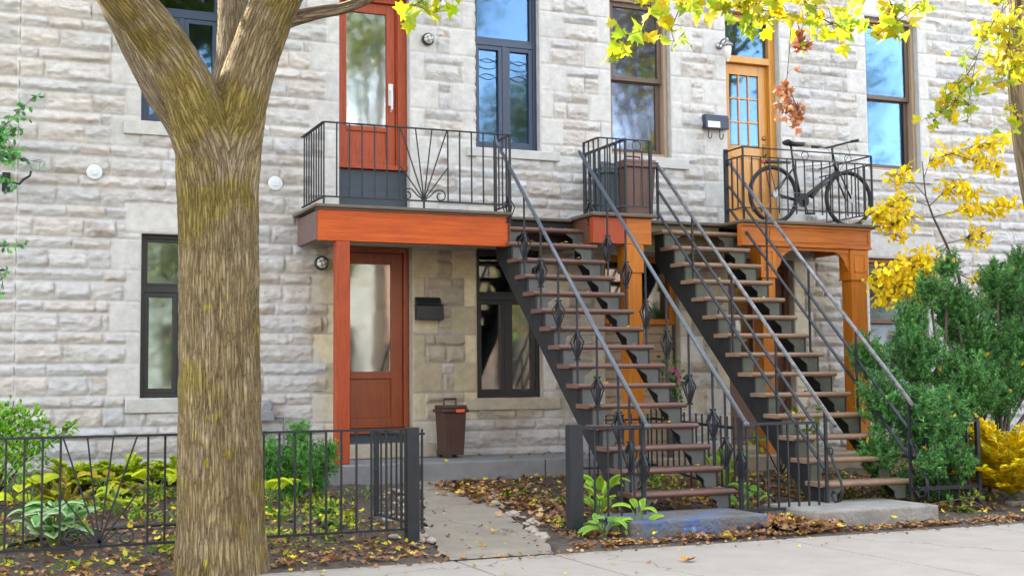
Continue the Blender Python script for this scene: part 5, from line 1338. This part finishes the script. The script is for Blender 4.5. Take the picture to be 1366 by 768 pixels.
YEW = [(.058, .190, .048), (.078, .225, .050), (.040, .140, .042), (.13, .29, .055)]
def yew_big():
    t = thing('yew_shrub', 'large feathery dark green yew growing through the fence right of the stairs', 'shrub', (10.0, -3.0, .1))
    tips = []; dirs = []
    lob = [(1160, 470, -3.1, .26), (1180, 530, -3.4, .34), (1175, 600, -3.6, .26), (1225, 470, -3.0, .38), (1240, 560, -3.5, .42), (1250, 630, -3.6, .30), (1285, 420, -2.6, .40), (1290, 510, -3.2, .40), (1270, 600, -3.6, .30), (1350, 400, -2.4, .42), (1355, 480, -2.8, .45), (1340, 500, -3.0, .26),
           (1240, 380, -2.9, .22), (1265, 350, -2.7, .18), (1330, 370, -2.4, .28), (1370, 350, -2.3, .30), (1400, 430, -2.4, .6), (1300, 460, -2.7, .35), (1215, 420, -2.9, .22), (1200, 640, -3.5, .18), (1270, 400, -2.7, .26), (1440, 480, -2.7, .5), (1330, 520, -3.0, .30), (1380, 505, -2.7, .30), (1366, 450, -2.9, .34), (1262, 570, -4.15, .22), (1245, 610, -4.2, .17), (1285, 610, -4.15, .16), (1240, 540, -4.1, .16), (1275, 545, -4.0, .2)]
    cents = []
    for px, py, Y, r in lob:
        c = np.array(at(px, py, Y)[:]); cents.append((c, r)); n = int(330 * (r / .4) ** 2)
        d = rng.normal(0, 1, (n, 3)); d /= np.linalg.norm(d, axis=1, keepdims=True)
        rad = r * rng.random(n) ** .45; p = c + d * rad[:, None] * np.array([1, .9, 1.05])
        tips.append(p); dd = d * .7 + np.array([0, -.15, .75]) + rng.normal(0, .3, (n, 3)); dirs.append(dd)
    tips = np.concatenate(tips); dirs = np.concatenate(dirs); k = tips[:, 2] > .12; tips = tips[k]; dirs = dirs[k]
    needles('foliage', tips, dirs, t, .20, 52, .036, YEW)
    root = Vector((10.2, -2.9, .1))
    for i, (c, r) in enumerate(cents):
        c = Vector(c); rt = root + Vector((random.uniform(-.5, .4), random.uniform(-.3, .2), 0)); mid_ = rt.lerp(c, .5) + Vector((0, 0, .12))
        tip = c + Vector((0, 0, r * .7))
        MB().tube([rt, mid_, c, tip], [.028, .020, .012, .004], 7).build('stem', 'stem', t, smooth=True)
    P = tips[rng.choice(len(tips), 90)] + rng.normal(0, .02, (90, 3)) + np.array([0, -.05, 0])
    scatter('caught_leaves', T_OVAL, P, rdir(90, -.3), rng.uniform(.05, .09, 90), palette(90, [(.6, .38, .01), (.5, .3, .02)]), 'leaf', t, roll=.7)
yew_big()

def yew_small():
    t = thing('yew_shrub', 'small bright green yew bush behind the fence beside the red porch post', 'shrub', (3.0, -1.9, .25))
    tips = []; dirs = []
    for px, py, Y, r in ((365, 620, -1.9, .24), (400, 610, -1.9, .26), (430, 612, -1.8, .20), (385, 650, -1.9, .20), (350, 600, -1.9, .22), (400, 575, -1.9, .16), (440, 595, -1.8, .11), (425, 640, -1.8, .14)):
        c = np.array(at(px, py, Y)[:]); n = int(190 * (r / .25) ** 2); d = rng.normal(0, 1, (n, 3)); d /= np.linalg.norm(d, axis=1, keepdims=True)
        tips.append(c + d * (r * rng.random(n) ** .45)[:, None]); dirs.append(d * .8 + np.array([.1, -.1, .6]) + rng.normal(0, .3, (n, 3)))
        MB().tube([Vector((3.0, -1.9, .22)), Vector(c) - Vector((0, 0, .08)), Vector(c) + Vector((0, 0, r * .6))], [.016, .010, .003], 6).build('stem', 'stem', t)
    needles('foliage', np.concatenate(tips), np.concatenate(dirs), t, .15, 40, .028, [(.085, .27, .045), (.065, .21, .042), (.13, .32, .05)])
yew_small()

def leafy_bush(name, label, lobes, base, pal, size, dens, tmpl=T_OVAL, up=.2, m='leaf', stemm='stem'):
    t = thing(name, label, 'shrub' if 'shrub' in name else 'plant', base); P = []; D = []
    for px, py, Y, r in lobes:
        c = np.array(at(px, py, Y)[:]); n = int(dens * (r / .25) ** 2); d = rng.normal(0, 1, (n, 3)); d /= np.linalg.norm(d, axis=1, keepdims=True)
        P.append(c + d * (r * rng.random(n) ** .5)[:, None]); D.append(d * .7 + rng.normal(0, .5, (n, 3)) + np.array([0, -.2, up]))
        b = Vector(base); e = Vector(c)
        MB().tube([b, b.lerp(e, .5) + Vector((0, 0, .08)), e, e + (e - b) * .15], [.011, .008, .005, .002], 6).build('stem', stemm, t, smooth=True)
    P = np.concatenate(P); D = np.concatenate(D); k = P[:, 2] > zg(P[:, 1]) + .01; P = P[k]; D = D[k]; n = len(P)
    scatter('foliage', tmpl, P, D, rng.uniform(.7, 1.2, n) * size, palette(n, pal, .2), m, t, roll=.5)
    return t
FRESH = [(.15, .38, .03), (.20, .44, .03), (.10, .28, .03), (.30, .48, .03)]
leafy_bush('spreading_shrub', 'bright fresh green arching shrub behind the fence at the left edge', [(0, 578, -1.4, .28), (30, 575, -1.3, .24), (60, 582, -1.2, .15), (85, 578, -1.1, .10), (15, 552, -1.3, .16), (-40, 560, -1.4, .3), (42, 556, -1.2, .12), (10, 610, -1.5, .28), (45, 605, -1.4, .16), (95, 568, -1.1, .07)], (.25, -1.2, .3), FRESH, .055, 270)
leafy_bush('garden_plant', 'lush light green leafy plant growing behind the right stairs', [(1040, 565, -1.9, .10), (1060, 555, -1.9, .16), (1085, 575, -1.9, .16), (1050, 600, -2.0, .10), (1100, 550, -1.9, .12), (1010, 590, -2.2, .10)], (8.6, -1.8, .25), [(.26, .38, .02), (.20, .36, .03), (.34, .40, .02)], .085, 90, T_OVAL)
leafy_bush('garden_plant', 'light green plant right of the lowest stair treads under the yew', [(1190, 545, -2.6, .16), (1200, 575, -2.7, .16), (1185, 600, -2.8, .10), (1205, 610, -2.8, .10)], (9.3, -2.5, .2), [(.26, .38, .02), (.36, .40, .02), (.14, .28, .03)], .075, 110, T_OVAL)
leafy_bush('garden_plant', 'broad leaved green plant in front of the right fence bottom near the yew', [(1290, 665, -4.2, .06), (1300, 660, -4.2, .06), (1240, 672, -4.2, .04), (1265, 668, -4.2, .05)], (9.4, -4.2, .03), [(.12, .26, .03), (.24, .30, .04)], .06, 260, T_OVAL)
def vine():
    t = thing('climbing_vine', 'green vine hanging in front of the wall at the left edge', 'vine', at(-30, 160, -.4)); st = at(-60, 120, -.4); VG = [(.06, .30, .06), (.08, .36, .06), (.045, .20, .05), (.12, .38, .06)]
    for pts, n, sp in (([(-20, 190), (10, 165), (28, 145), (48, 128)], 40, .035), ([(-15, 185), (10, 185), (20, 200), (18, 215)], 46, .05), ([(-15, 190), (15, 175), (32, 172)], 24, .04), ([(-15, 200), (10, 212), (30, 212), (55, 217)], 40, .035), ([(-10, 230), (5, 240), (14, 248)], 20, .04),
                       ([(-20, 330), (10, 328), (36, 326)], 18, .03), ([(-20, 350), (0, 360), (5, 385)], 20, .04), ([(-20, 190), (-5, 170), (0, 200)], 30, .06)):
        hang_spray(t, st if pts[0][1] < 300 else at(-60, 310, -.4), pts, -.45, n, sp, .075, VG, tmpl=T_OVAL, m='leaf', twig=.004)
vine()

# --- broad-leaved perennials
def blade(L, W, arch, m_=7, k_=4, cup=.12):
    """an arching ribbed leaf along +x: verts, faces and the across-coordinate"""
    vs = []; ac = []
    for i in range(m_ + 1):
        u = i / m_; wd = W * (math.sin(PI * min(1, .06 + u * .94) ** .75)) ** .8 if u < 1 else 0
        for j in range(-k_, k_ + 1):
            v = j / k_; vs.append((L * (u - .10 * u * u), wd * v, arch * L * (u - u * u * 1.5) + cup * wd * abs(v) + .012 * math.cos(v * 9))); ac.append(abs(v))
    r = 2 * k_ + 1
    return np.array(vs), np.array([(i * r + j, i * r + j + 1, (i + 1) * r + j + 1, (i + 1) * r + j) for i in range(m_) for j in range(r - 1)]), np.array(ac)

def hosta(label, x, y, n, L, W, c_in, c_edge=None, spread=1.0, erect=.5, z=None):
    z = float(zg(y)) if z is None else z
    t = thing('hosta_plant', label, 'plant', (x, y, z)); st = MB()
    for i in range(n):
        vs, fs, ac = blade(L * random.uniform(.75, 1.1), W * random.uniform(.8, 1.1), random.uniform(.25, .6))
        a = 2 * PI * i / n + random.uniform(-.3, .3); el = random.uniform(.1, .9) * erect
        rad = random.uniform(.03, .16) * spread; zz = random.uniform(.06, .20) * (.6 + erect)
        Rm = np.array((Matrix.Rotation(a, 3, 'Z') @ Matrix.Rotation(-el + .15, 3, 'Y') @ Matrix.Rotation(random.uniform(-.4, .4), 3, 'X')))
        b = np.array([x + math.cos(a) * rad, y + math.sin(a) * rad, z + zz])
        V = vs @ Rm.T + b
        ci = np.array(c_in) * random.uniform(.8, 1.2); C = np.tile(ci, (len(V), 1))
        if c_edge is not None: C = np.where((ac > .76)[:, None], np.array(c_edge), C)
        else: C = C * (1 + .15 * np.cos(ac * 12))[:, None]
        np_mesh('leaf', V, fs, 'leaf', t, C, smooth=True)
        st.tube([(x, y, z - .02), (b[0] * .5 + x * .5, b[1] * .5 + y * .5, z + zz * .7), tuple(b)], [.006, .005, .004], 5)
    st.build('stems', 'greenstem', t)
    return t
hosta('variegated hosta with white edged leaves behind the fence at the left',   .66, -3.45, 40, .20, .084, (.17, .42, .10), (.62, .70, .44), 1.4, .95)
hosta('lime yellow hosta with big round leaves just left of the tree', 1.72, -1.45, 8, .24, .095, (.52, .60, .015), None, 1.2, .55)
hosta('small lime yellow hosta just right of the tree trunk', 2.60, -2.35, 8, .20, .065, (.50, .60, .02), None, 1.0, .9)
hosta('lime green hosta seedling between tree and yew bush', 3.02, -1.75, 6, .17, .055, (.44, .58, .03), None, 1.0, .9)
hosta('yellowing autumn hosta in the middle of the left bed', 1.22, -1.45, 7, .15, .06, (.50, .40, .02), None, 1.1, .7)
hosta('lime hosta with upright leaves at the left end of the bed beside the green shrub', .55, -2.0, 9, .20, .075, (.52, .60, .02), None, 1.0, .8)
hosta('lime green hosta under the stone sill between shrub and tree', 1.25, -2.3, 8, .17, .07, (.48, .60, .03), None, 1.0, .8)
hosta('bright green broad leaved plant at the foot of the fence left of the blue step', 5.28, -3.80, 14, .19, .042, (.30, .52, .04), None, .8, 1.4)
hosta('low green broad leaved plant beside the fence post at the path', 5.02, -4.40, 9, .18, .05, (.22, .42, .06), None, .9, .5)
hosta('green broad leaved plant leaning over the edge of the blue step', 5.34, -4.45, 7, .18, .036, (.32, .54, .04), None, .6, .9)
hosta('small green plant behind the fence panel between the stairs', 6.85, -3.75, 10, .17, .045, (.19, .36, .04), None, .9, 1.0)
hosta('tall bright green plant behind the fence panel beside the right stairs', 7.15, -2.9, 8, .24, .06, (.26, .42, .02), None, .8, 1.6)

def fern(label, x, y, n, L, pal, droop=.5, name='fern', z=None, lf=.115):
    z = float(zg(y)) if z is None else z
    t = thing(name, label, 'plant', (x, y, z)); P = []; D = []; S = []; st = MB()
    for i in range(n):
        a = random.uniform(0, 2 * PI); l = L * random.uniform(.6, 1.1); e = random.uniform(.5, 1.3)
        pts = []
        for k in range(8):
            u = k / 7; rr = l * math.cos(e) * u; pts.append(np.array([x + math.cos(a) * rr + random.uniform(-.004, .004), y + math.sin(a) * rr, z + l * (math.sin(e) * u - droop * u * u)]))
        st.tube([tuple(p) for p in pts], .0025, 4)
        for k in range(56):
            u = .10 + .90 * k / 55; f = u * 7; q = int(min(f, 6)); p = pts[q] + (pts[min(q + 1, 7)] - pts[q]) * (f - q)
            tdir = pts[min(q + 1, 7)] - pts[q]; tdir = tdir / np.linalg.norm(tdir)
            for sg in (-1, 1):
                sd = np.cross(tdir, [0, 0, 1.0]) * sg; P.append(p); D.append(sd + tdir * .5 + rng.normal(0, .15, 3)); S.append(l * lf * (math.sin(PI * (.12 + .86 * u)) + .12))
    st.build('stems', 'greenstem', t)
    n_ = len(P); scatter('fronds', T_DIAMOND, P, D, S, palette(n_, pal, .12), 'leaf', t)
    return t
gq = at(1350, 648, -3.85)
fern('golden yellow feathery shrub with drooping fronds low at the right edge', gq.x, -3.85, 85, 1.2, [(.84, .62, .006), (.86, .68, .01), (.76, .52, .006), (.6, .56, .03)], .30, 'feathery_shrub', .12, .10)
YG = [(.58, .68, .04), (.46, .64, .04), (.68, .70, .04)]
fern('yellow green ferny perennial along the wall behind the fence, left part of the bed', .98, -.95, 54, .58, YG, .45, 'bleeding_heart_plant')
fern('yellow green ferny perennial along the wall in the middle of the left bed', 1.50, -.85, 54, .60, YG, .45, 'bleeding_heart_plant')
fern('yellow green ferny perennial against the wall just left of the tree', 2.0, -.8, 50, .54, YG, .45, 'bleeding_heart_plant')
fern('pale yellow ferny plant in front of the green ones in the left bed', 1.45, -1.35, 22, .30, [(.48, .42, .05), (.40, .40, .04), (.5, .36, .04)], .5, 'bleeding_heart_plant')
fern('low mound of fine green groundcover beside the white pebbles', 3.02, -2.75, 70, .17, [(.10, .27, .04), (.14, .32, .05)], .55, 'groundcover_mound')
fern('second low mound of fine green groundcover nearer the fence', 2.93, -3.3, 60, .16, [(.10, .27, .04), (.14, .32, .05)], .55, 'groundcover_mound')
fern('withered straw coloured fern beside the grey concrete step', 7.35, -3.95, 16, .26, [(.38, .24, .11), (.30, .19, .09)], .6)
fern('withered straw coloured fern behind the fence panel between the stairs', 7.0, -3.6, 16, .24, [(.38, .26, .10), (.34, .30, .08)], .6)
fern('thin yellow stalked plant in the left bed behind the hosta', .85, -2.0, 10, .5, [(.50, .38, .03), (.3, .3, .04)], .1, 'stalky_plant')
fern('green ferny weed under the left stairs', 6.1, -2.4, 14, .18, [(.18, .30, .03), (.26, .32, .03)], .5)
fern('green ferny weed beside the path near the porch', 5.25, -2.1, 14, .18, [(.18, .30, .03), (.36, .34, .03)], .5)
fern('tuft of straw grass beside the grey concrete step', 9.0, -4.3, 26, .22, [(.32, .30, .08), (.22, .28, .05)], .6, 'grass_tuft')
# low scattered weeds
def weeds():
    n = 1100
    P = np.stack([rng.uniform(-.5, 11.5, n), rng.uniform(-4.6, -.6, n)], 1)
    P = np.concatenate([P, np.stack([rng.uniform(-.6, 3.3, 900), rng.uniform(-3.9, -.9, 900)], 1)]); keep = fbm(P[:, 0] * 1.6, P[:, 1] * 1.6) > np.where(P[:, 0] < 3.3, .47, .54)
    pl, pr = path_x(P[:, 1]); keep &= ~((P[:, 0] > pl - .2) & (P[:, 0] < pr + .25)); keep &= ~((P[:, 1] > -1.5) & (P[:, 0] > 3.4)); P = P[keep]
    Q = np.repeat(P, 6, 0) + rng.normal(0, .05, (len(P) * 6, 2)); z = zg(Q[:, 1]) + rng.uniform(.0, .05, len(Q)); k = len(Q)
    o = scatter('low_weeds', T_OVAL, np.stack([Q[:, 0], Q[:, 1], z], 1), rdir(k, .8), rng.uniform(.03, .07, k), palette(k, [(.16, .32, .03), (.34, .40, .03), (.10, .22, .03), (.44, .42, .03)], .2), 'leaf')
    tag(o, 'small green weeds growing through the fallen leaves in the beds', 'weeds', kind='stuff')
weeds()

# flower pot with pink flowers on the right porch
def flowers():
    c = at(893, 512, -1.15); x, y = c.x, c.y
    t = thing('flower_pot', 'potted plant with small pink flowers behind the left stairs', 'potted plant', (x, y, .9))
    MB().lathe((x, y, .95), (0, 0, 1), [(.07, 0), (.10, .2), (.11, .21)], 16).build('pot', 'pot', t); MB().tube([(x, y, .46), (x, y, .96)], .03).build('stand', 'pot', t)
    n = 260; P = np.array([x, y, 1.32]) + rng.normal(0, 1, (n, 3)) * np.array([.10, .07, .13])
    scatter('foliage', T_OVAL, P, rdir(n), rng.uniform(.04, .07, n), palette(n, [(.04, .16, .03), (.06, .2, .03)]), 'leaf', t, roll=.6)
    for px, py in ((897, 493), (903, 498), (895, 500), (905, 505), (890, 510)):
        q = at(px, py, -1.25); f = MB()
        for k in range(5):
            a = 2 * PI * k / 5; f.add([tuple(q), tuple(q + Vector((math.cos(a) * .028 - math.sin(a) * .014, -.01, math.sin(a) * .028 + math.cos(a) * .014))), tuple(q + Vector((math.cos(a) * .034, -.006, math.sin(a) * .034))), tuple(q + Vector((math.cos(a) * .028 + math.sin(a) * .014, -.01, math.sin(a) * .028 - math.cos(a) * .014)))], [(0, 1, 2, 3)])
        f.build('flower', 'pink', t, fix=False)
flowers()

# ------------------------------------------------------------------ ground litter
def litter():
    xs, ys, zz, ss, cc = [], [], [], [], []
    def add(n, fx, fy, size, pal, lift=.008, wts=None):
        x = fx(n); y = fy(n); xs.append(x); ys.append(y); ss.append(rng.uniform(.6, 1.15, n) * size); cc.append(palette(n, pal, .22, wts)); zz.append(np.full(n, lift) + rng.random(n) * lift)
    BR = [(.26, .125, .055), (.20, .095, .045), (.33, .18, .08), (.15, .075, .04), (.40, .25, .12), (.52, .36, .03)]
    W = [.24, .24, .18, .16, .10, .08]
    U = lambda a, b: (lambda n: rng.uniform(a, b, n))
    add(560, U(-1, 3.4), lambda n: -4.85 + np.abs(rng.normal(0, .35, n)), .055, BR, .010, W)
    add(1500, U(-1, 3.4), U(-4.4, -1), .055, BR, .012, W)
    add(800, U(4.55, 9.8), lambda n: -4.86 + np.abs(rng.normal(0, .11, n)), .055, BR, .006, W)
    add(700, lambda n: rng.normal(6.85, .22, n), lambda n: rng.normal(-4.45, .16, n), .085, BR, .03, W)
    add(2200, U(4.9, 9.6), U(-4.3, -1.25), .065, BR, .014, W)
    add(500, lambda n: rng.normal(4.95, .16, n), U(-4.5, -1.4), .065, BR, .014, W)
    add(260, lambda n: rng.normal(4.75, .12, n), U(-2.6, -1.4), .065, BR, .014, W)
    add(350, U(9.5, 13), U(-4.9, -2), .06, BR, .012, W)
    add(50, lambda n: path_x(rng.uniform(-4.9, -1.4, n))[0] + rng.normal(-.03, .05, n), U(-4.9, -1.4), .05, BR, .014, W)
    add(36, lambda n: rng.normal(4.0, .3, n), U(-4.7, -1.3), .035, BR, .022, W)
    add(130, U(5.6, 6.5), lambda n: rng.uniform(-4.9, -4.6, n), .06, BR, .012, W)
    YL = [(.55, .40, .015), (.60, .48, .04), (.42, .34, .03)]
    add(420, U(-.5, 3.4), U(-4.7, -1.3), .05, YL, .03)
    add(240, U(4.9, 10), U(-4.7, -1.3), .05, YL, .03)
    add(26, U(3.6, 4.9), U(-4.9, -1.3), .03, YL, .022)
    add(60, U(0.5, 11), lambda n: -4.98 - np.abs(rng.normal(0, .5, n)), .035, YL + BR[:3], .006)
    add(120, U(2, 10), lambda n: -4.98 - np.abs(rng.normal(0, .09, n)), .05, BR, .008, W)
    x = np.concatenate(xs); y = np.concatenate(ys); s = np.concatenate(ss); c = np.concatenate(cc); z = np.concatenate(zz)
    k = (y < -1.24) & (y > -7.0); k &= ~((x > 5.18) & (x < 6.58) & (y > -4.6) & (y < -3.85)); k &= ~((x > 7.04) & (x < 8.46) & (y > -4.62) & (y < -3.7)); k &= ~((y > -1.5) & (x > 6.85) & (x < 10.6))
    x, y, s, c, z = x[k], y[k], s[k], c[k], z[k]
    g = np.where(y < -4.98, 0, zg(y)); n = len(x); D = rng.normal(0, 1, (n, 3)); D[:, 2] *= .28
    o = scatter('fallen_leaves', T_CURL, np.stack([x, y, g + z], 1), D, s, c, 'dryleaf')
    tag(o, 'brown and yellow fallen leaves drifted over the beds and along the sidewalk edge', 'fallen leaves', kind='stuff')
    # leaves lying on the treads, the deck edge and the porch
    P = []; 
    for i in range(15):
        m_ = 14 if i > 12 else (6 if i < 2 else 2)
        for k in range(m_): P.append((random.uniform(5.65, 6.55), ys1[i] + random.uniform(.03, .19), zs1[i] + .006))
    for i in range(14):
        for k in range(2): P.append((random.uniform(7.7, 8.6), ys2[i] + random.uniform(.03, .2), zs2[i] + .006))
    for k in range(26): P.append((random.uniform(3.7, 6.5), random.uniform(-1.15, -.1), .508))
    for k in range(10): P.append((random.uniform(7.0, 10.4), random.uniform(-1.4, -.2), .468))
    n = len(P); D = rng.normal(0, 1, (n, 3)); D[:, 2] *= .15
    o = scatter('scattered_leaves', T_CURL, P, D, rng.uniform(.03, .06, n), palette(n, [(.55, .40, .015), (.3, .15, .06), (.22, .10, .05)], .2), 'dryleaf'); tag(o, 'few small leaves lying on the stair treads and porches', 'fallen leaves', kind='stuff')
litter()
o = scatter('maple_leaf', T_CURL, [(4.95, -5.84, .006)], [(1, .3, .05)], [.13], np.array([[.50, .22, .02]]), 'dryleaf'); tag(o, 'single orange maple leaf lying alone on the pale sidewalk', 'leaf')
o = scatter('maple_leaf', T_CURL, [(7.95, -4.75, .012)], [(1, .5, .15)], [.15], np.array([[.60, .40, .015]]), 'dryleaf'); tag(o, 'yellow maple leaf lying against the grey concrete step', 'leaf')

def pebbles():
    protos = []
    for k in range(3):
        me = bpy.data.meshes.new('pebble'); bm = bmesh.new(); bmesh.ops.create_icosphere(bm, subdivisions=2, radius=1)
        for v in bm.verts:
            d = v.co.normalized(); v.co = d * (1 + .22 * math.sin(d.x * 3 + k) * math.cos(d.y * 2.6 + k * 2)); v.co.z *= .62; v.co.x *= 1.25
        bm.to_mesh(me); bm.free(); me.shade_smooth(); me.materials.append(M['pebble']); protos.append(me)
    spots = []
    for i in range(50):                                           # right border of the path
        y = random.uniform(-4.35, -1.9); pr = float(path_x(y)[1]); spots.append((pr + abs(random.gauss(.08, .07)), y, random.uniform(.018, .042), 0))
    for i in range(48):                                           # left border
        y = random.uniform(-4.3, -1.5); pl = float(path_x(y)[0]); spots.append((pl - abs(random.gauss(.10, .10)) - (.12 if y > -3.2 else 0), y, random.uniform(.018, .042), 1))
    for x, y, s, side in spots:
        o = bpy.data.objects.new('pebble', random.choice(protos)); COL.objects.link(o)
        o.location = (x, y, float(zg(y)) + s * .35); o.scale = (s, s, s); o.rotation_euler = (random.uniform(-.3, .3), random.uniform(-.3, .3), random.uniform(0, 6))
        tag(o, 'pale pebble in the border along the left side of the path' if side else 'pale pebble in the border along the right side of the path', 'pebble', 'pebbles left of the path' if side else 'pebbles right of the path')
pebbles()
def edging():
    for k in range(9):
        x = 10.25 + .235 * k; y = -3.35 + .07 * k; z = float(zg(y))
        pts = [(x, z - .05), (x + .22, z - .05), (x + .22, z + .08)] + [(x + .11 + .11 * math.cos(a), z + .08 + .05 * math.sin(a)) for a in [i * PI / 8 for i in range(1, 8)]] + [(x, z + .08)]
        o = MB().prism(pts, 'xz', y, y + .06).build('edging_block', 'edging', bevel=.008); tag(o, 'scalloped red brown edging block in front of the yellow shrub', 'edging', 'edging blocks along the right bed')
edging()
def hoses():
    y0 = -2.9; pts = [(4.95 + .5 * math.sin(t * 2.1) + .9 * t, -3.3 + 1.3 * t + .18 * math.sin(t * 6), float(zg(-3.3 + 1.3 * t)) + .04) for t in [i / 30 for i in range(31)]]
    o = MB().tube(pts, .014, 8).build('garden_hose', 'hose', smooth=True); tag(o, 'thin black hose snaking over the bed right of the path', 'hose')
    pts = [(.3 + 2.0 * t, -3.55 + .35 * math.sin(t * 4) + .9 * t * t, float(zg(-3.5 + .35 * math.sin(t * 4) + .9 * t * t)) + .04) for t in [i / 30 for i in range(31)]]
    o = MB().tube(pts, .014, 8).build('garden_hose', 'hose', smooth=True); tag(o, 'thin black hose curling over the left bed behind the fence', 'hose')
hoses()
def rocks():
    me = bpy.data.meshes.new('rock'); bm = bmesh.new(); bmesh.ops.create_icosphere(bm, subdivisions=3, radius=1)
    for v in bm.verts: d = v.co.normalized(); v.co = d * (1 + .15 * math.sin(d.x * 4) * math.cos(d.y * 5)); v.co.z *= .45
    bm.to_mesh(me); bm.free(); me.materials.append(M['slab'])
    for (x, y, s), lab in (((3.0, -1.75, .16), 'flat grey rock behind the lime hosta seedling right of the tree'), ((1.55, -1.2, .15), 'flat grey rock half hidden in the bed left of the tree')):
        o = bpy.data.objects.new('rock', me); COL.objects.link(o); o.location = gp(x, y, .02); o.scale = (s, s, s); tag(o, lab, 'rock')
rocks()

# ------------------------------------------------------------------ across the street (seen mirrored in the panes)
def opposite():
    specs = [(-14, 1.5, 'brick', 8.2, 'red brick house across the street, left of the gap'), (1.6, 12, 'brick2', 7.6, 'buff brick house across the street, middle of the row'), (12.1, 23, 'brick', 8.4, 'red brick house across the street with paired windows'), (23.1, 36, 'brick2', 7.8, 'buff brick house at the right end across the street')]
    for xa, xb, m, h, lab in specs:
        t = thing('brick_house', lab, 'house', ((xa + xb) / 2, -24, 0))
        MB().box(xa, xb, -32, -24, -.2, h).build('wall', m, t); MB().box(xa, xb, -32.1, -23.8, h, h + .25).build('roof', 'roofing', t)
        x = xa + 1.2
        while x < xb - 1.5:
            for z in (1.3, 4.6):
                w_ = MB().box(x, x + 1.0, -23.998, -23.94, z, z + 1.8).build('window', 'oldbrown', t); MB().box(x + .08, x + .92, -23.938, -23.93, z + .08, z + 1.72).build('pane', 'black', w_)
            x += 2.4
    tl = [(-3.5, -16.6, 9.0, 14), (5.2, -16.8, 9.5, 12), (9.6, -16.8, 13.0, 20), (13.6, -17.0, 9.2, 9), (17.6, -16.6, 12.5, 20), (24.5, -16.8, 10.5, 12)]
    for i, (x, y, h, nc) in enumerate(tl):
        t = thing('street_tree', ['yellow green street tree opposite at the left', 'small grey green street tree opposite the tree with mossy trunk', 'tall yellow green street tree mirrored in the upper red door', 'low yellow green street tree mirrored in the navy window', 'tall orange tinged street tree opposite the brown window', 'green street tree opposite at the far right'][i], 'tree', (x, y, 0))
        MB().tube([(x, y, -.1), (x + .1, y, 2.5), (x, y + .2, h * .8)], [.22, .18, .06], 10).build('trunk', 'stem', t, smooth=True)
        P = []
        for k in range(nc):
            a = random.uniform(0, 6.28); r = random.uniform(.2, 2.2); c = np.array([x + r * math.cos(a), y + r * math.sin(a) * .8, random.uniform(h * (.1 if i == 1 else .35), h)])
            P.append(c + rng.normal(0, .55, (700, 3))); MB().tube([(x, y, h * .35), tuple(c)], [.06, .015], 6).build('branch', 'stem', t)
        P = np.concatenate(P); k = len(P)
        pal = [[(.30, .34, .03), (.4, .36, .03)], [(.20, .28, .12), (.30, .32, .15), (.3, .25, .1)], [(.12, .22, .03), (.2, .3, .03), (.34, .30, .03)], [(.14, .24, .03), (.35, .2, .05)], [(.22, .15, .06), (.20, .17, .06), (.3, .22, .05)], [(.14, .2, .03), (.2, .25, .03)]][i]
        scatter('crown', T_OVAL, P, rdir(k), rng.uniform(.10, .17, k), palette(k, pal, .25), 'leaf', t)
opposite()
